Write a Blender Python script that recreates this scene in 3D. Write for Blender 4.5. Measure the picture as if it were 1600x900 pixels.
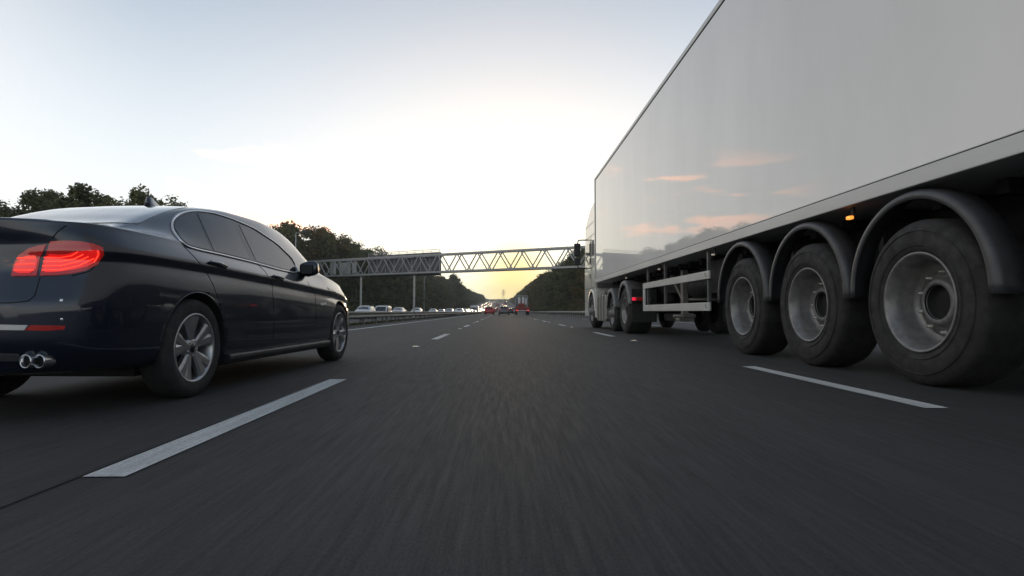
import bpy, bmesh, math, random
import numpy as np
from mathutils import Vector, Matrix, Euler
from mathutils.bvhtree import BVHTree
from mathutils.geometry import delaunay_2d_cdt
for o in list(bpy.data.objects): bpy.data.objects.remove(o)
sc = bpy.context.scene
COL = sc.collection
R = math.radians; PI = math.pi
rnd = random.Random(11)

# ------------------------------------------------------------------ camera
CAMH = 0.55; F = 900.0
cd = bpy.data.cameras.new('camera'); cam = bpy.data.objects.new('camera', cd); COL.objects.link(cam)
cd.sensor_width = 36; cd.lens = F/1600*36; cd.clip_start = .05; cd.clip_end = 9000
YAW = math.atan(17/F); PITCH = math.atan(37/F)
cam.location = (0, 0, CAMH); cam.rotation_euler = (PI/2+PITCH, 0, -YAW)
sc.camera = cam
CR = Euler((PI/2+PITCH, 0, -YAW)).to_matrix()
def ray(px, py): return (CR @ Vector(((px-800)/F, -(py-450)/F, -1))).normalized()

# ------------------------------------------------------------------ light
SUN_EL, SUN_AZ = 3.0, 1.5        # low sun straight ahead, azimuth clockwise from +Y
w = bpy.data.worlds.new('World'); sc.world = w; w.use_nodes = True
nt = w.node_tree; N = nt.nodes; L = nt.links
bg = N['Background']
sky = N.new('ShaderNodeTexSky'); sky.sky_type = 'NISHITA'; sky.sun_disc = False
sky.sun_elevation = R(SUN_EL); sky.sun_rotation = R(SUN_AZ); sky.altitude = 0
sky.air_density = 1.0; sky.dust_density = 1.2; sky.ozone_density = 1.0
tc = N.new('ShaderNodeTexCoord')
def wn(t, **k):
    n = N.new(t)
    for a, b in k.items(): setattr(n, a, b)
    return n
def wmath(op, a, b=None, clamp=False):
    n = wn('ShaderNodeMath', operation=op); n.use_clamp = clamp
    for i, v in enumerate((a, b)):
        if v is None: continue
        if isinstance(v, (int, float)): n.inputs[i].default_value = v
        else: L.new(v, n.inputs[i])
    return n.outputs[0]
# thin high cloud veil, brighter towards the horizon, and small pink-lit clouds low on the left
sep = wn('ShaderNodeSeparateXYZ'); L.new(tc.outputs['Generated'], sep.inputs[0])
VEIL = wn('ShaderNodeMapRange'); VEIL.inputs[1].default_value = 0.0; VEIL.inputs[2].default_value = .55
VEIL.inputs[3].default_value = 1.0; VEIL.inputs[4].default_value = 0.10; VEIL.interpolation_type = 'SMOOTHSTEP'
L.new(sep.outputs[2], VEIL.inputs[0])
mapc = wn('ShaderNodeMapping'); L.new(tc.outputs['Generated'], mapc.inputs[0]); mapc.inputs['Scale'].default_value = (1, 1, 4.6)
nz = wn('ShaderNodeTexNoise'); L.new(mapc.outputs[0], nz.inputs[0]); nz.inputs['Scale'].default_value = 7.0; nz.inputs['Detail'].default_value = 7; nz.inputs['Roughness'].default_value = .58; nz.inputs['Distortion'].default_value = .4
cr = wn('ShaderNodeMapRange'); L.new(nz.outputs[0], cr.inputs[0]); cr.inputs[1].default_value = .53; cr.inputs[2].default_value = .60
band = wn('ShaderNodeMapRange'); band.interpolation_type = 'SMOOTHSTEP'; L.new(sep.outputs[2], band.inputs[0]); band.inputs[1].default_value = .27; band.inputs[2].default_value = .19
band2 = wn('ShaderNodeMapRange'); band2.interpolation_type = 'SMOOTHSTEP'; L.new(sep.outputs[2], band2.inputs[0]); band2.inputs[1].default_value = .10; band2.inputs[2].default_value = .17
azm = wn('ShaderNodeMapRange'); azm.interpolation_type = 'SMOOTHSTEP'; L.new(sep.outputs[0], azm.inputs[0]); azm.inputs[1].default_value = -.14; azm.inputs[2].default_value = -.24
azn = wn('ShaderNodeMapRange'); azn.interpolation_type = 'SMOOTHSTEP'; L.new(sep.outputs[0], azn.inputs[0]); azn.inputs[1].default_value = -.50; azn.inputs[2].default_value = -.38
cl = wmath('MULTIPLY', wmath('MULTIPLY', cr.outputs[0], band.outputs[0]), band2.outputs[0])
cl = wmath('MULTIPLY', wmath('MULTIPLY', cl, azm.outputs[0]), azn.outputs[0])
SKYS = .37
CAP = (5.8, 5.9, 6.0)
skm = wn('ShaderNodeMix', data_type='RGBA', blend_type='MULTIPLY'); skm.inputs[0].default_value = 1
L.new(sky.outputs[0], skm.inputs[6]); skm.inputs[7].default_value = (.93, 1.08, 1.36, 1)
veil = wn('ShaderNodeMix', data_type='RGBA', blend_type='ADD'); L.new(VEIL.outputs[0], veil.inputs[0]); L.new(skm.outputs[2], veil.inputs[6]); veil.inputs[7].default_value = (3.6, 3.8, 4.1, 1)
# extra warm brightness added to the left sky to lift the trailer side
lf = wn('ShaderNodeMapRange'); lf.interpolation_type = 'SMOOTHSTEP'; L.new(sep.outputs[0], lf.inputs[0]); lf.inputs[1].default_value = -.45; lf.inputs[2].default_value = -.95
left_fill = wn('ShaderNodeMix', data_type='RGBA', blend_type='ADD'); L.new(lf.outputs[0], left_fill.inputs[0]); L.new(veil.outputs[2], left_fill.inputs[6]); left_fill.inputs[7].default_value = (4.2, 3.4, 2.6, 1); veil = left_fill
pink = wn('ShaderNodeMix', data_type='RGBA', blend_type='MIX'); L.new(cl, pink.inputs[0]); pink.inputs[7].default_value = (9.5, 4.9, 3.0, 1)
# soft shoulder so the haze round the low sun stays broad and pale
cmp_ = wn('ShaderNodeVectorMath', operation='MULTIPLY_ADD'); L.new(veil.outputs[2], cmp_.inputs[0]); cmp_.inputs[1].default_value = (1/CAP[0], 1/CAP[1], 1/CAP[2]); cmp_.inputs[2].default_value = (1, 1, 1)
div_ = wn('ShaderNodeVectorMath', operation='DIVIDE'); L.new(veil.outputs[2], div_.inputs[0]); L.new(cmp_.outputs[0], div_.inputs[1])
# warm glow where the sun has just gone down behind the wood
gl_ = wn('ShaderNodeVectorMath', operation='DISTANCE'); L.new(tc.outputs['Generated'], gl_.inputs[0]); gl_.inputs[1].default_value = (math.sin(R(SUN_AZ)), math.cos(R(SUN_AZ)), .055)
gm = wn('ShaderNodeMapRange'); gm.interpolation_type = 'SMOOTHERSTEP'; L.new(gl_.outputs['Value'], gm.inputs[0]); gm.inputs[1].default_value = .105; gm.inputs[2].default_value = 0; gm.inputs[3].default_value = 0; gm.inputs[4].default_value = 1
gx = wn('ShaderNodeMix', data_type='RGBA', blend_type='MULTIPLY'); L.new(gm.outputs[0], gx.inputs[0]); L.new(div_.outputs[0], pink.inputs[6]); L.new(pink.outputs[2], gx.inputs[6]); gx.inputs[7].default_value = (.95, .78, .42, 1)
L.new(gx.outputs[2], bg.inputs[0]); bg.inputs[1].default_value = SKYS
sd = bpy.data.lights.new('sun', 'SUN'); sun = bpy.data.objects.new('sun', sd); COL.objects.link(sun)
sd.energy = .25; sd.angle = R(3); sd.color = (1, .72, .45)
sun.rotation_euler = (R(90-SUN_EL), 0, PI - R(SUN_AZ)); sun.location = (0, 0, 60)
sc.view_settings.view_transform = 'Standard'; sc.view_settings.look = 'None'; sc.view_settings.gamma = 1
sc.view_settings.exposure = 0.0
sc.render.engine = 'CYCLES'; sc.cycles.max_bounces = 6

# ------------------------------------------------------------------ materials
def srgb(r, g, b):
    f = lambda c: ((c/255+.055)/1.055)**2.4 if c > 10 else c/255/12.92
    return (f(r), f(g), f(b), 1)
def mat(name, col, rough=.5, metal=0, coat=0, spec=.5, emit=None, es=0, var=0, vs=8, bump=0, bs=60, ior=1.5, coat_r=.03, stretch=(1,1,1)):
    m = bpy.data.materials.new(name); m.use_nodes = True
    nt = m.node_tree; b = nt.nodes['Principled BSDF']
    c = col if len(col) == 4 else (*col, 1)
    b.inputs['Base Color'].default_value = c; b.inputs['Roughness'].default_value = rough
    b.inputs['Metallic'].default_value = metal; b.inputs['Coat Weight'].default_value = coat
    b.inputs['Coat Roughness'].default_value = coat_r
    b.inputs['Specular IOR Level'].default_value = spec; b.inputs['IOR'].default_value = ior
    if emit: b.inputs['Emission Color'].default_value = (*emit, 1); b.inputs['Emission Strength'].default_value = es
    if var or bump:
        t = nt.nodes.new('ShaderNodeTexCoord'); mp = nt.nodes.new('ShaderNodeMapping'); mp.inputs['Scale'].default_value = stretch
        nt.links.new(t.outputs['Object'], mp.inputs[0])
        n = nt.nodes.new('ShaderNodeTexNoise'); n.inputs['Scale'].default_value = vs; n.inputs['Detail'].default_value = 6; n.inputs['Roughness'].default_value = .6
        nt.links.new(mp.outputs[0], n.inputs[0])
        if var:
            r_ = nt.nodes.new('ShaderNodeMapRange'); r_.inputs[1].default_value = .3; r_.inputs[2].default_value = .7
            r_.inputs[3].default_value = 1-var; r_.inputs[4].default_value = 1+var*.5; nt.links.new(n.outputs[0], r_.inputs[0])
            h = nt.nodes.new('ShaderNodeMix'); h.data_type = 'RGBA'; h.blend_type = 'MULTIPLY'; h.inputs[0].default_value = 1
            h.inputs[6].default_value = c; nt.links.new(r_.outputs[0], h.inputs[7]); nt.links.new(h.outputs[2], b.inputs['Base Color'])
            rr = nt.nodes.new('ShaderNodeMapRange'); rr.inputs[1].default_value = .3; rr.inputs[2].default_value = .7
            rr.inputs[3].default_value = min(1, rough*(1+var*.6)); rr.inputs[4].default_value = rough*(1-var*.3); nt.links.new(n.outputs[0], rr.inputs[0]); nt.links.new(rr.outputs[0], b.inputs['Roughness'])
        if bump:
            n2 = nt.nodes.new('ShaderNodeTexNoise'); n2.inputs['Scale'].default_value = bs; n2.inputs['Detail'].default_value = 4
            nt.links.new(mp.outputs[0], n2.inputs[0])
            bp = nt.nodes.new('ShaderNodeBump'); bp.inputs['Strength'].default_value = bump; bp.inputs['Distance'].default_value = .01
            nt.links.new(n2.outputs[0], bp.inputs['Height']); nt.links.new(bp.outputs[0], b.inputs['Normal'])
    return m
M = {}
M['paint'] = mat('navy_paint', (.0060, .0112, .025), .33, metal=.45, coat=1, var=.08, vs=300)
M['glass'] = mat('dark_glass', (.012, .013, .014), .02, spec=.7)
M['rearglass'] = mat('rear_glass', (.03, .032, .035), .03, spec=1.0, ior=1.9, coat=1)
M['pillar'] = mat('gloss_black', (.008, .008, .009), .08)
M['blackpl'] = mat('black_plastic', (.012, .012, .013), .45, var=.2, bump=.1)
M['well'] = mat('wheel_well', (.006, .006, .006), .9)
M['chrome'] = mat('chrome', (.62, .63, .65), .15, metal=1)
M['satin'] = mat('satin_metal', (.42, .43, .46), .3, metal=1)
M['alloy'] = mat('alloy', (.42, .42, .43), .32, metal=.9, var=.15, vs=20)
M['seam'] = mat('seam', (.002, .002, .002), .8)
M['rubber'] = mat('tyre_rubber', (.018, .0178, .0175), .75, var=.35, vs=14, bump=.25, bs=90)
M['rubber_t'] = mat('lorry_tyre_rubber', (.021, .020, .019), .75, var=.4, vs=10, bump=.3, bs=70)
M['disc'] = mat('brake_disc', (.12, .12, .12), .35, metal=.8)
M['lens'] = mat('red_lens', (.30, .008, .010), .08, emit=(1, .03, .02), es=.10, coat=1)
M['lens_hot'] = mat('red_lens_lit', (.5, .01, .01), .1, emit=(1, .012, .01), es=.5, coat=1)
M['led'] = mat('red_led', (.8, .05, .02), .2, emit=(1, .045, .02), es=2.2)
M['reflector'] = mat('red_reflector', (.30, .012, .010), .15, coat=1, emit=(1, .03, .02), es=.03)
M['plate'] = mat('plate', (.62, .60, .48), .4)
M['trailer'] = mat('trailer_white', (.81, .79, .755), .025, spec=.6, var=.07, vs=.9, bump=.012, bs=.8, stretch=(1, 1, .35))
M['rail'] = mat('trailer_rail', (.58, .575, .55), .35, var=.12, vs=5, stretch=(1, .1, 1))
M['cabw'] = mat('cab_white', (.62, .61, .56), .22, coat=.5, var=.06, vs=4)
M['alu'] = mat('aluminium_rail', (.50, .50, .47), .4, metal=.15, var=.12, vs=7, stretch=(1, .3, 1))
M['chassis'] = mat('chassis_black', (.004, .004, .004), .7, var=.3, vs=6)
M['mudg'] = mat('mudguard_grey', (.05, .05, .053), .4, var=.25, vs=9)
M['steel'] = mat('rim_steel', (.22, .215, .21), .36, metal=.35, var=.36, vs=11)
M['hub'] = mat('hub_grey', (.17, .168, .165), .5, metal=.3, var=.35, vs=14)
M['nut'] = mat('wheel_nut_steel', (.36, .35, .33), .35, metal=.6, var=.3, vs=30)
M['tank'] = mat('tank_metal', (.34, .33, .30), .35, metal=.4, var=.3, vs=8)
M['amber'] = mat('amber_lit', (.8, .3, .05), .2, emit=(1, .30, .04), es=1.5)
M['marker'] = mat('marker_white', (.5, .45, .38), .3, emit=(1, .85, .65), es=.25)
M['redlit'] = mat('lorry_tail_lit', (.8, .02, .05), .2, emit=(1, .015, .06), es=.8)
M['galv'] = mat('galvanised', (.38, .38, .365), .45, metal=.25, var=.2, vs=6)
M['galvd'] = mat('weathered_galvanised', (.10, .102, .10), .5, metal=.3, var=.3, vs=5, stretch=(1, .2, 1))
M['board'] = mat('sign_back', (.12, .125, .125), .5, var=.15, vs=1.5)
M['wood'] = mat('bark', (.055, .045, .034), .9, var=.3, vs=5, bump=.5, bs=12)
M['conc'] = mat('concrete', (.22, .21, .19), .8, var=.25, vs=3, bump=.2, bs=20)
M['line'] = None
def asphalt(name, base, streak=True):
    m = bpy.data.materials.new(name); m.use_nodes = True; nt = m.node_tree; b = nt.nodes['Principled BSDF']
    t = nt.nodes.new('ShaderNodeTexCoord')
    def nz(scale, st, det=5, ro=.6):
        mp = nt.nodes.new('ShaderNodeMapping'); mp.inputs['Scale'].default_value = st; nt.links.new(t.outputs['Object'], mp.inputs[0])
        n = nt.nodes.new('ShaderNodeTexNoise'); n.inputs['Scale'].default_value = scale; n.inputs['Detail'].default_value = det; n.inputs['Roughness'].default_value = ro
        nt.links.new(mp.outputs[0], n.inputs[0]); return n.outputs[0]
    def mr(v, a, b_, c, d):
        r_ = nt.nodes.new('ShaderNodeMapRange'); nt.links.new(v, r_.inputs[0])
        for i, x in enumerate((a, b_, c, d)): r_.inputs[i+1].default_value = x
        return r_.outputs[0]
    def mul(a, b_):
        n = nt.nodes.new('ShaderNodeMath'); n.operation = 'MULTIPLY'; nt.links.new(a, n.inputs[0]); nt.links.new(b_, n.inputs[1]); return n.outputs[0]
    grain = nz(150, (1, .35, 1), 3, .8); wear = nz(9, (1, .03, 1), 5, .65); patch = nz(.5, (1, .15, 1), 5); fine = nz(45, (1, .05, 1), 5, .7)
    v = mul(mul(mr(grain, .3, .7, .72, 1.32), mr(wear, .3, .7, .84, 1.15)), mul(mr(patch, .3, .7, .88, 1.12), mr(fine, .3, .7, .84, 1.18)))
    v = mul(v, mul(mr(nz(1.1, (1, .006, 1), 3), .35, .65, .86, 1.12), mr(nz(.16, (1, .5, 1), 6, .7), .35, .65, .90, 1.10)))
    h = nt.nodes.new('ShaderNodeMix'); h.data_type = 'RGBA'; h.blend_type = 'MULTIPLY'; h.inputs[0].default_value = 1
    h.inputs[6].default_value = base; nt.links.new(v, h.inputs[7]); nt.links.new(h.outputs[2], b.inputs['Base Color'])
    nt.links.new(mr(fine, .3, .7, .86, .70), b.inputs['Roughness']); b.inputs['Specular IOR Level'].default_value = .30
    bp = nt.nodes.new('ShaderNodeBump'); bp.inputs['Strength'].default_value = .55; bp.inputs['Distance'].default_value = .004
    nt.links.new(grain, bp.inputs['Height']); nt.links.new(bp.outputs[0], b.inputs['Normal'])
    return m
M['asphalt'] = asphalt('asphalt', (.034, .0335, .033, 1))
M['line'] = asphalt('road_paint', (.50, .50, .49, 1))
M['joint'] = mat('joint_sealant', (.012, .012, .012), .5, var=.3, vs=20)
M['dirt'] = mat('verge_soil', (.055, .052, .04), .95, var=.4, vs=2, bump=.6, bs=8)
def leafmat(name, c1, c2, c3):
    m = bpy.data.materials.new(name); m.use_nodes = True; nt = m.node_tree; b = nt.nodes['Principled BSDF']
    g = nt.nodes.new('ShaderNodeNewGeometry'); oi = nt.nodes.new('ShaderNodeObjectInfo'); t = nt.nodes.new('ShaderNodeTexCoord')
    n = nt.nodes.new('ShaderNodeTexNoise'); n.inputs['Scale'].default_value = .55; n.inputs['Detail'].default_value = 3; nt.links.new(g.outputs['Position'], n.inputs[0])
    rp = nt.nodes.new('ShaderNodeValToRGB'); e = rp.color_ramp.elements
    e[0].position = .25; e[0].color = (*c1, 1); e[1].position = .78; e[1].color = (*c3, 1); x = rp.color_ramp.elements.new(.52); x.color = (*c2, 1)
    ad = nt.nodes.new('ShaderNodeMath'); ad.operation = 'ADD'; nt.links.new(n.outputs[0], ad.inputs[0])
    ml = nt.nodes.new('ShaderNodeMapRange'); ml.inputs[3].default_value = -.16; ml.inputs[4].default_value = .2; nt.links.new(g.outputs['Random Per Island'], ml.inputs[0])
    nt.links.new(ml.outputs[0], ad.inputs[1])
    a2 = nt.nodes.new('ShaderNodeMath'); a2.operation = 'ADD'; nt.links.new(ad.outputs[0], a2.inputs[0])
    m2 = nt.nodes.new('ShaderNodeMapRange'); m2.inputs[3].default_value = -.12; m2.inputs[4].default_value = .16; nt.links.new(oi.outputs['Random'], m2.inputs[0]); nt.links.new(m2.outputs[0], a2.inputs[1])
    nt.links.new(a2.outputs[0], rp.inputs[0]); nt.links.new(rp.outputs[0], b.inputs['Base Color'])
    b.inputs['Roughness'].default_value = .6; b.inputs['Specular IOR Level'].default_value = .25
    tr = nt.nodes.new('ShaderNodeBsdfTranslucent'); nt.links.new(rp.outputs[0], tr.inputs[0])
    mx = nt.nodes.new('ShaderNodeMixShader'); mx.inputs[0].default_value = .35
    nt.links.new(b.outputs[0], mx.inputs[1]); nt.links.new(tr.outputs[0], mx.inputs[2]); nt.links.new(mx.outputs[0], nt.nodes['Material Output'].inputs[0])
    return m
M['leaf'] = leafmat('leaves_green', (.055, .062, .028), (.098, .104, .042), (.155, .145, .055))
M['leaf_a'] = leafmat('leaves_autumn', (.070, .066, .028), (.13, .105, .040), (.20, .120, .042))
M['grass'] = leafmat('verge_grass', (.035, .040, .018), (.06, .06, .025), (.09, .08, .035))

# ------------------------------------------------------------------ mesh helpers
class MB:
    def __init__(s): s.v = []; s.f = []; s.m = []; s.sm = []
    def add(s, vs, fs, smooth=False, mi=0):
        b = len(s.v); s.v += [tuple(v) for v in vs]
        for f in fs: s.f.append([b+i for i in f]); s.m.append(mi); s.sm.append(smooth)
    def box(s, c, d, rot=None, mi=0):
        hx, hy, hz = d[0]/2, d[1]/2, d[2]/2
        vs = [Vector((x*hx, y*hy, z*hz)) for x in (-1, 1) for y in (-1, 1) for z in (-1, 1)]
        if rot: e = Euler(rot).to_matrix(); vs = [e @ v for v in vs]
        vs = [v+Vector(c) for v in vs]
        s.add(vs, [(0,1,3,2),(4,6,7,5),(0,4,5,1),(2,3,7,6),(0,2,6,4),(1,5,7,3)], mi=mi)
    def bb(s, x0, x1, y0, y1, z0, z1, mi=0): s.box(((x0+x1)/2, (y0+y1)/2, (z0+z1)/2), (abs(x1-x0), abs(y1-y0), abs(z1-z0)), mi=mi)
    def beam(s, p0, p1, w_, h_, mi=0):
        p0 = Vector(p0); p1 = Vector(p1); d = (p1-p0).normalized(); up = Vector((0,0,1)) if abs(d.z) < .95 else Vector((1,0,0))
        a = d.cross(up).normalized()*w_/2; b = a.cross(d).normalized()*h_/2
        vs = [p+i*a+j*b for p in (p0, p1) for i, j in ((-1,-1),(1,-1),(1,1),(-1,1))]
        s.add(vs, [(3,2,1,0),(4,5,6,7),(0,1,5,4),(1,2,6,5),(2,3,7,6),(3,0,4,7)], mi=mi)
    def tube(s, pts, r, n=8, mi=0, closed=False, rr=None):
        pts = [Vector(p) for p in pts]; k = len(pts); rings = []; pa = None
        for i, p in enumerate(pts):
            if closed: d = (pts[(i+1) % k]-pts[i-1]).normalized()
            else: d = (pts[min(i+1, k-1)]-pts[max(i-1, 0)]).normalized()
            if pa is None: up = Vector((0,0,1)) if abs(d.z) < .9 else Vector((1,0,0)); a = d.cross(up).normalized()
            else: a = (pa-d*pa.dot(d)).normalized()
            pa = a; b = a.cross(d); q = rr[i] if rr else r
            rings.append([p+a*math.cos(t*2*PI/n)*q+b*math.sin(t*2*PI/n)*q for t in range(n)])
        vs = [v for g in rings for v in g]; fs = []
        for i in range(k if closed else k-1):
            j = (i+1) % k
            for t in range(n): fs.append((i*n+t, i*n+(t+1) % n, j*n+(t+1) % n, j*n+t))
        if not closed: fs += [tuple(range(n))[::-1], tuple((k-1)*n+t for t in range(n))]
        s.add(vs, fs, True, mi)
    def lathe(s, prof, c=(0,0,0), n=48, mi=0, axis='x'):
        c = Vector(c); vs = []; fs = []; k = len(prof)
        for t in range(n):
            a = 2*PI*t/n
            for r, x in prof:
                if axis == 'x': vs.append(c+Vector((x, r*math.cos(a), r*math.sin(a))))
                else: vs.append(c+Vector((r*math.cos(a), r*math.sin(a), x)))
        for t in range(n):
            u = (t+1) % n
            for i in range(k-1): fs.append((t*k+i, t*k+i+1, u*k+i+1, u*k+i))
        s.add(vs, fs, True, mi)
    def prism(s, poly, a, b, plane='yz', mi=0, smooth=False):
        n = len(poly); mk = {'yz': lambda p, q: (q, p[0], p[1]), 'xz': lambda p, q: (p[0], q, p[1]), 'xy': lambda p, q: (p[0], p[1], q)}[plane]
        vs = [mk(p, a) for p in poly]+[mk(p, b) for p in poly]
        s.add(vs, [tuple(range(n))[::-1], tuple(range(n, 2*n))]+[(i, (i+1) % n, n+(i+1) % n, n+i) for i in range(n)], smooth, mi)
    def build(s, name, mats, parent=None, bevel=0, loc=None):
        me = bpy.data.meshes.new(name); me.from_pydata(s.v, [], s.f)
        if not isinstance(mats, (list, tuple)): mats = [mats]
        for m_ in mats: me.materials.append(m_)
        me.polygons.foreach_set('material_index', s.m); me.polygons.foreach_set('use_smooth', s.sm)
        bm = bmesh.new(); bm.from_mesh(me); bmesh.ops.recalc_face_normals(bm, faces=bm.faces); bm.to_mesh(me); bm.free(); me.update()
        o = bpy.data.objects.new(name, me); COL.objects.link(o)
        if parent: o.parent = parent
        if loc: o.location = loc
        if bevel:
            md = o.modifiers.new('bevel', 'BEVEL'); md.width = bevel; md.segments = 2; md.limit_method = 'ANGLE'
        return o
def tag(o, label=None, cat=None, group=None, kind=None):
    if label: o['label'] = label
    if cat: o['category'] = cat
    if group: o['group'] = group
    if kind: o['kind'] = kind
    return o
def empty(name, loc=(0,0,0), rz=0, scale=1):
    o = bpy.data.objects.new(name, None); COL.objects.link(o); o.location = loc; o.rotation_euler = (0,0,rz); o.scale = (scale,)*3
    o.empty_display_size = .2; return o
KIDS = {}
def copy_tree(o, parent=None):
    c = o.copy(); COL.objects.link(c); c.parent = parent
    for ch in list(o.children): copy_tree(ch, c)
    return c
def pchip(xs, ys):
    xs = np.array(xs, float); ys = np.array(ys, float); h = np.diff(xs); d = np.diff(ys)/h; m_ = np.zeros(len(xs))
    for i in range(1, len(xs)-1):
        if d[i-1]*d[i] > 0: w1 = 2*h[i]+h[i-1]; w2 = h[i]+2*h[i-1]; m_[i] = (w1+w2)/(w1/d[i-1]+w2/d[i])
    m_[0] = d[0]; m_[-1] = d[-1]
    def f(x):
        x = min(max(x, xs[0]), xs[-1]); i = min(max(int(np.searchsorted(xs, x))-1, 0), len(xs)-2)
        t = (x-xs[i])/h[i]
        return float(ys[i]*(2*t**3-3*t**2+1)+h[i]*m_[i]*(t**3-2*t*t+t)+ys[i+1]*(-2*t**3+3*t*t)+h[i]*m_[i+1]*(t**3-t*t))
    return f
def smooth(a, b, x):
    t = min(max((x-a)/(b-a), 0), 1); return t*t*(3-2*t)

# ------------------------------------------------------------------ terrain and road
def H(y): return 13.2*smooth(170, 860, y)
def ys_road(y0, y1):
    out = []; y = y0
    while y < y1: out.append(y); y += max(4, abs(y)*.06)
    return out+[y1]
def strip(name, x0, x1, y0, y1, zoff, m_, label_kind='structure', ys=None, off=None):
    b = MB(); ys = ys or ys_road(y0, y1); vs = []; fs = []
    for y in ys: vs += [(x0, y, H(y)+zoff), (x1, y, H(y)+zoff)]
    for i in range(len(ys)-1): fs.append((2*i, 2*i+1, 2*i+3, 2*i+2))
    b.add(vs, fs, True); o = b.build(name, m_); tag(o, kind=label_kind); return o
ROAD_END = 1000
strip('road', -5.9, 10.2, -30, ROAD_END, 0, M['asphalt'])
OZ = -.25
strip('oncoming_road', -20.5, -6.4, -30, ROAD_END, OZ, M['asphalt'])
# ground sheet
b = MB(); xs = [-1500, -600, -250, -120, -60, -40, -30, -24, -22, -20.6, -6.3, -6.0, 10.2, 10.9, 13, 17, 25, 40, 80, 200, 500, 1500]
yy = [-60, -30]+ys_road(-25, 1000)+[1150, 1400, 1800, 2000]
def gz(x, y):
    base = H(y)-.03
    if x < -6.2: base = H(y)+OZ-.03
    if x < -22: base += .3+1.4*smooth(22, 40, -x)
    if x > 12: base += .1+1.2*smooth(12, 25, x)
    return base
vs = [(x, y, gz(x, y)) for y in yy for x in xs]; nx = len(xs)
b.add(vs, [(j*nx+i, j*nx+i+1, (j+1)*nx+i+1, (j+1)*nx+i) for j in range(len(yy)-1) for i in range(nx-1)], True)
tag(b.build('ground', M['dirt']), kind='structure')
# painted marks: each line one object
def dashes(name, xc, w_, start, length, period, y1=420):
    b = MB(); y = start
    while y < y1:
        z0 = H(y)+.004; z1 = H(y+length)+.004; dz = .0004*y
        b.add([(xc-w_/2, y, z0+dz*.1), (xc+w_/2, y, z0+dz*.1), (xc+w_/2, y+length, z1+dz*.1), (xc-w_/2, y+length, z1+dz*.1)], [(0,1,2,3)])
        y += period
    tag(b.build(name, M['line']), kind='structure')
dashes('lane_marking', -1.318, .14, 1.96-9.5, 2.76, 9.5)
dashes('lane_marking', 2.475, .14, 3.25-9.5, 2.5, 9.5)
dashes('lane_marking', 6.15, .115, 3.25-9.5, 2.5, 9.5)
strip('edge_line', -4.62, -4.45, -30, 600, .004, M['line'])
strip('edge_line', 9.1, 9.28, -30, 600, .004, M['line'])
strip('road_joint', -1.41, -1.396, -30, 4.5, .0045, M['joint'])
strip('oncoming_edge_line', -7.2, -7.04, -30, 500, OZ+.004, M['line'])
dashes('oncoming_lane_marking', -10.2, .115, 2, 2.5, 9.5) if False else None
for xc in (-1.318, 2.475):          # reflecting road studs
    base = 8.98 if xc < 0 else 10.75
    for k in range(-1, 8):
        y = base+9.5*k
        if y < 5: continue
        b = MB(); b.prism([(xc-.055, y-.05), (xc+.055, y-.05), (xc+.055, y+.05), (xc-.055, y+.05)], .004, .012, 'xy')
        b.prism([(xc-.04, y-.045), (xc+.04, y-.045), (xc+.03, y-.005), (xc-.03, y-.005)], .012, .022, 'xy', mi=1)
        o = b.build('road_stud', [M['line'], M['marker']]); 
        side = 'left' if xc < 0 else 'right'
        tag(o, 'small white reflecting road stud set between the dashes of the %s lane line' % side, 'road stud', 'road studs on the %s lane line' % side)

# ------------------------------------------------------------------ safety barriers
def barrier(name, x, y0, y1, ztop, bh, z0, label, wpost=.15, space=2.4, both=True, mtl='galvd'):
    e = empty(name, (x, y0, z0)); tag(e, label, 'crash barrier')
    b = MB(); ys = [y for y in ys_road(y0, y1)]
    prof = [(.0, -bh/2), (.035, -bh/2+.03), (.035, -bh/2+.075), (0, -.02), (0, .02), (.035, bh/2-.075), (.035, bh/2-.03), (0, bh/2)]
    for side in ((1, -1) if both else (1,)):
        vs = []; fs = []; k = len(prof)
        for y in ys:
            for px_, pz in prof: vs.append((side*(px_+.07), y-y0, H(y)-0+ztop-bh/2+pz-z0))
        for i in range(len(ys)-1):
            for j in range(k-1): fs.append((i*k+j, i*k+j+1, (i+1)*k+j+1, (i+1)*k+j))
        b.add(vs, fs, False)
    b.build('beam', M[mtl], e)
    proto = None; y = y0+.6; n = 0
    while y < min(y1, 250) and n < 98:
        if proto is None:
            p = MB(); p.box((0, 0, (ztop-.04)/2), (.05, wpost, ztop-.04)); p.box((0, 0, ztop-bh/2), (.13, .09, .12)); proto = p.build('post', M[mtl], e); o = proto
        else: o = proto.copy(); COL.objects.link(o)
        o.parent = e; o.location = (0, y-y0, H(y)-z0); y += space; n += 1
    return e
barrier('crash_barrier', -6.35, 4, 620, .50, .26, 0, 'second steel barrier added just behind the central one to darken the gap under it')  # extra barrier, added to darken the strip below the central beam
barrier('crash_barrier', -5.65, 4, 620, .56, .27, 0, 'grey steel barrier along the central reservation beside the blue saloon')
barrier('crash_barrier', 10.0, 20, 620, .62, .22, 0, 'pale steel barrier along the right verge beyond the lorry cab', both=True, mtl='galv')

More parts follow.
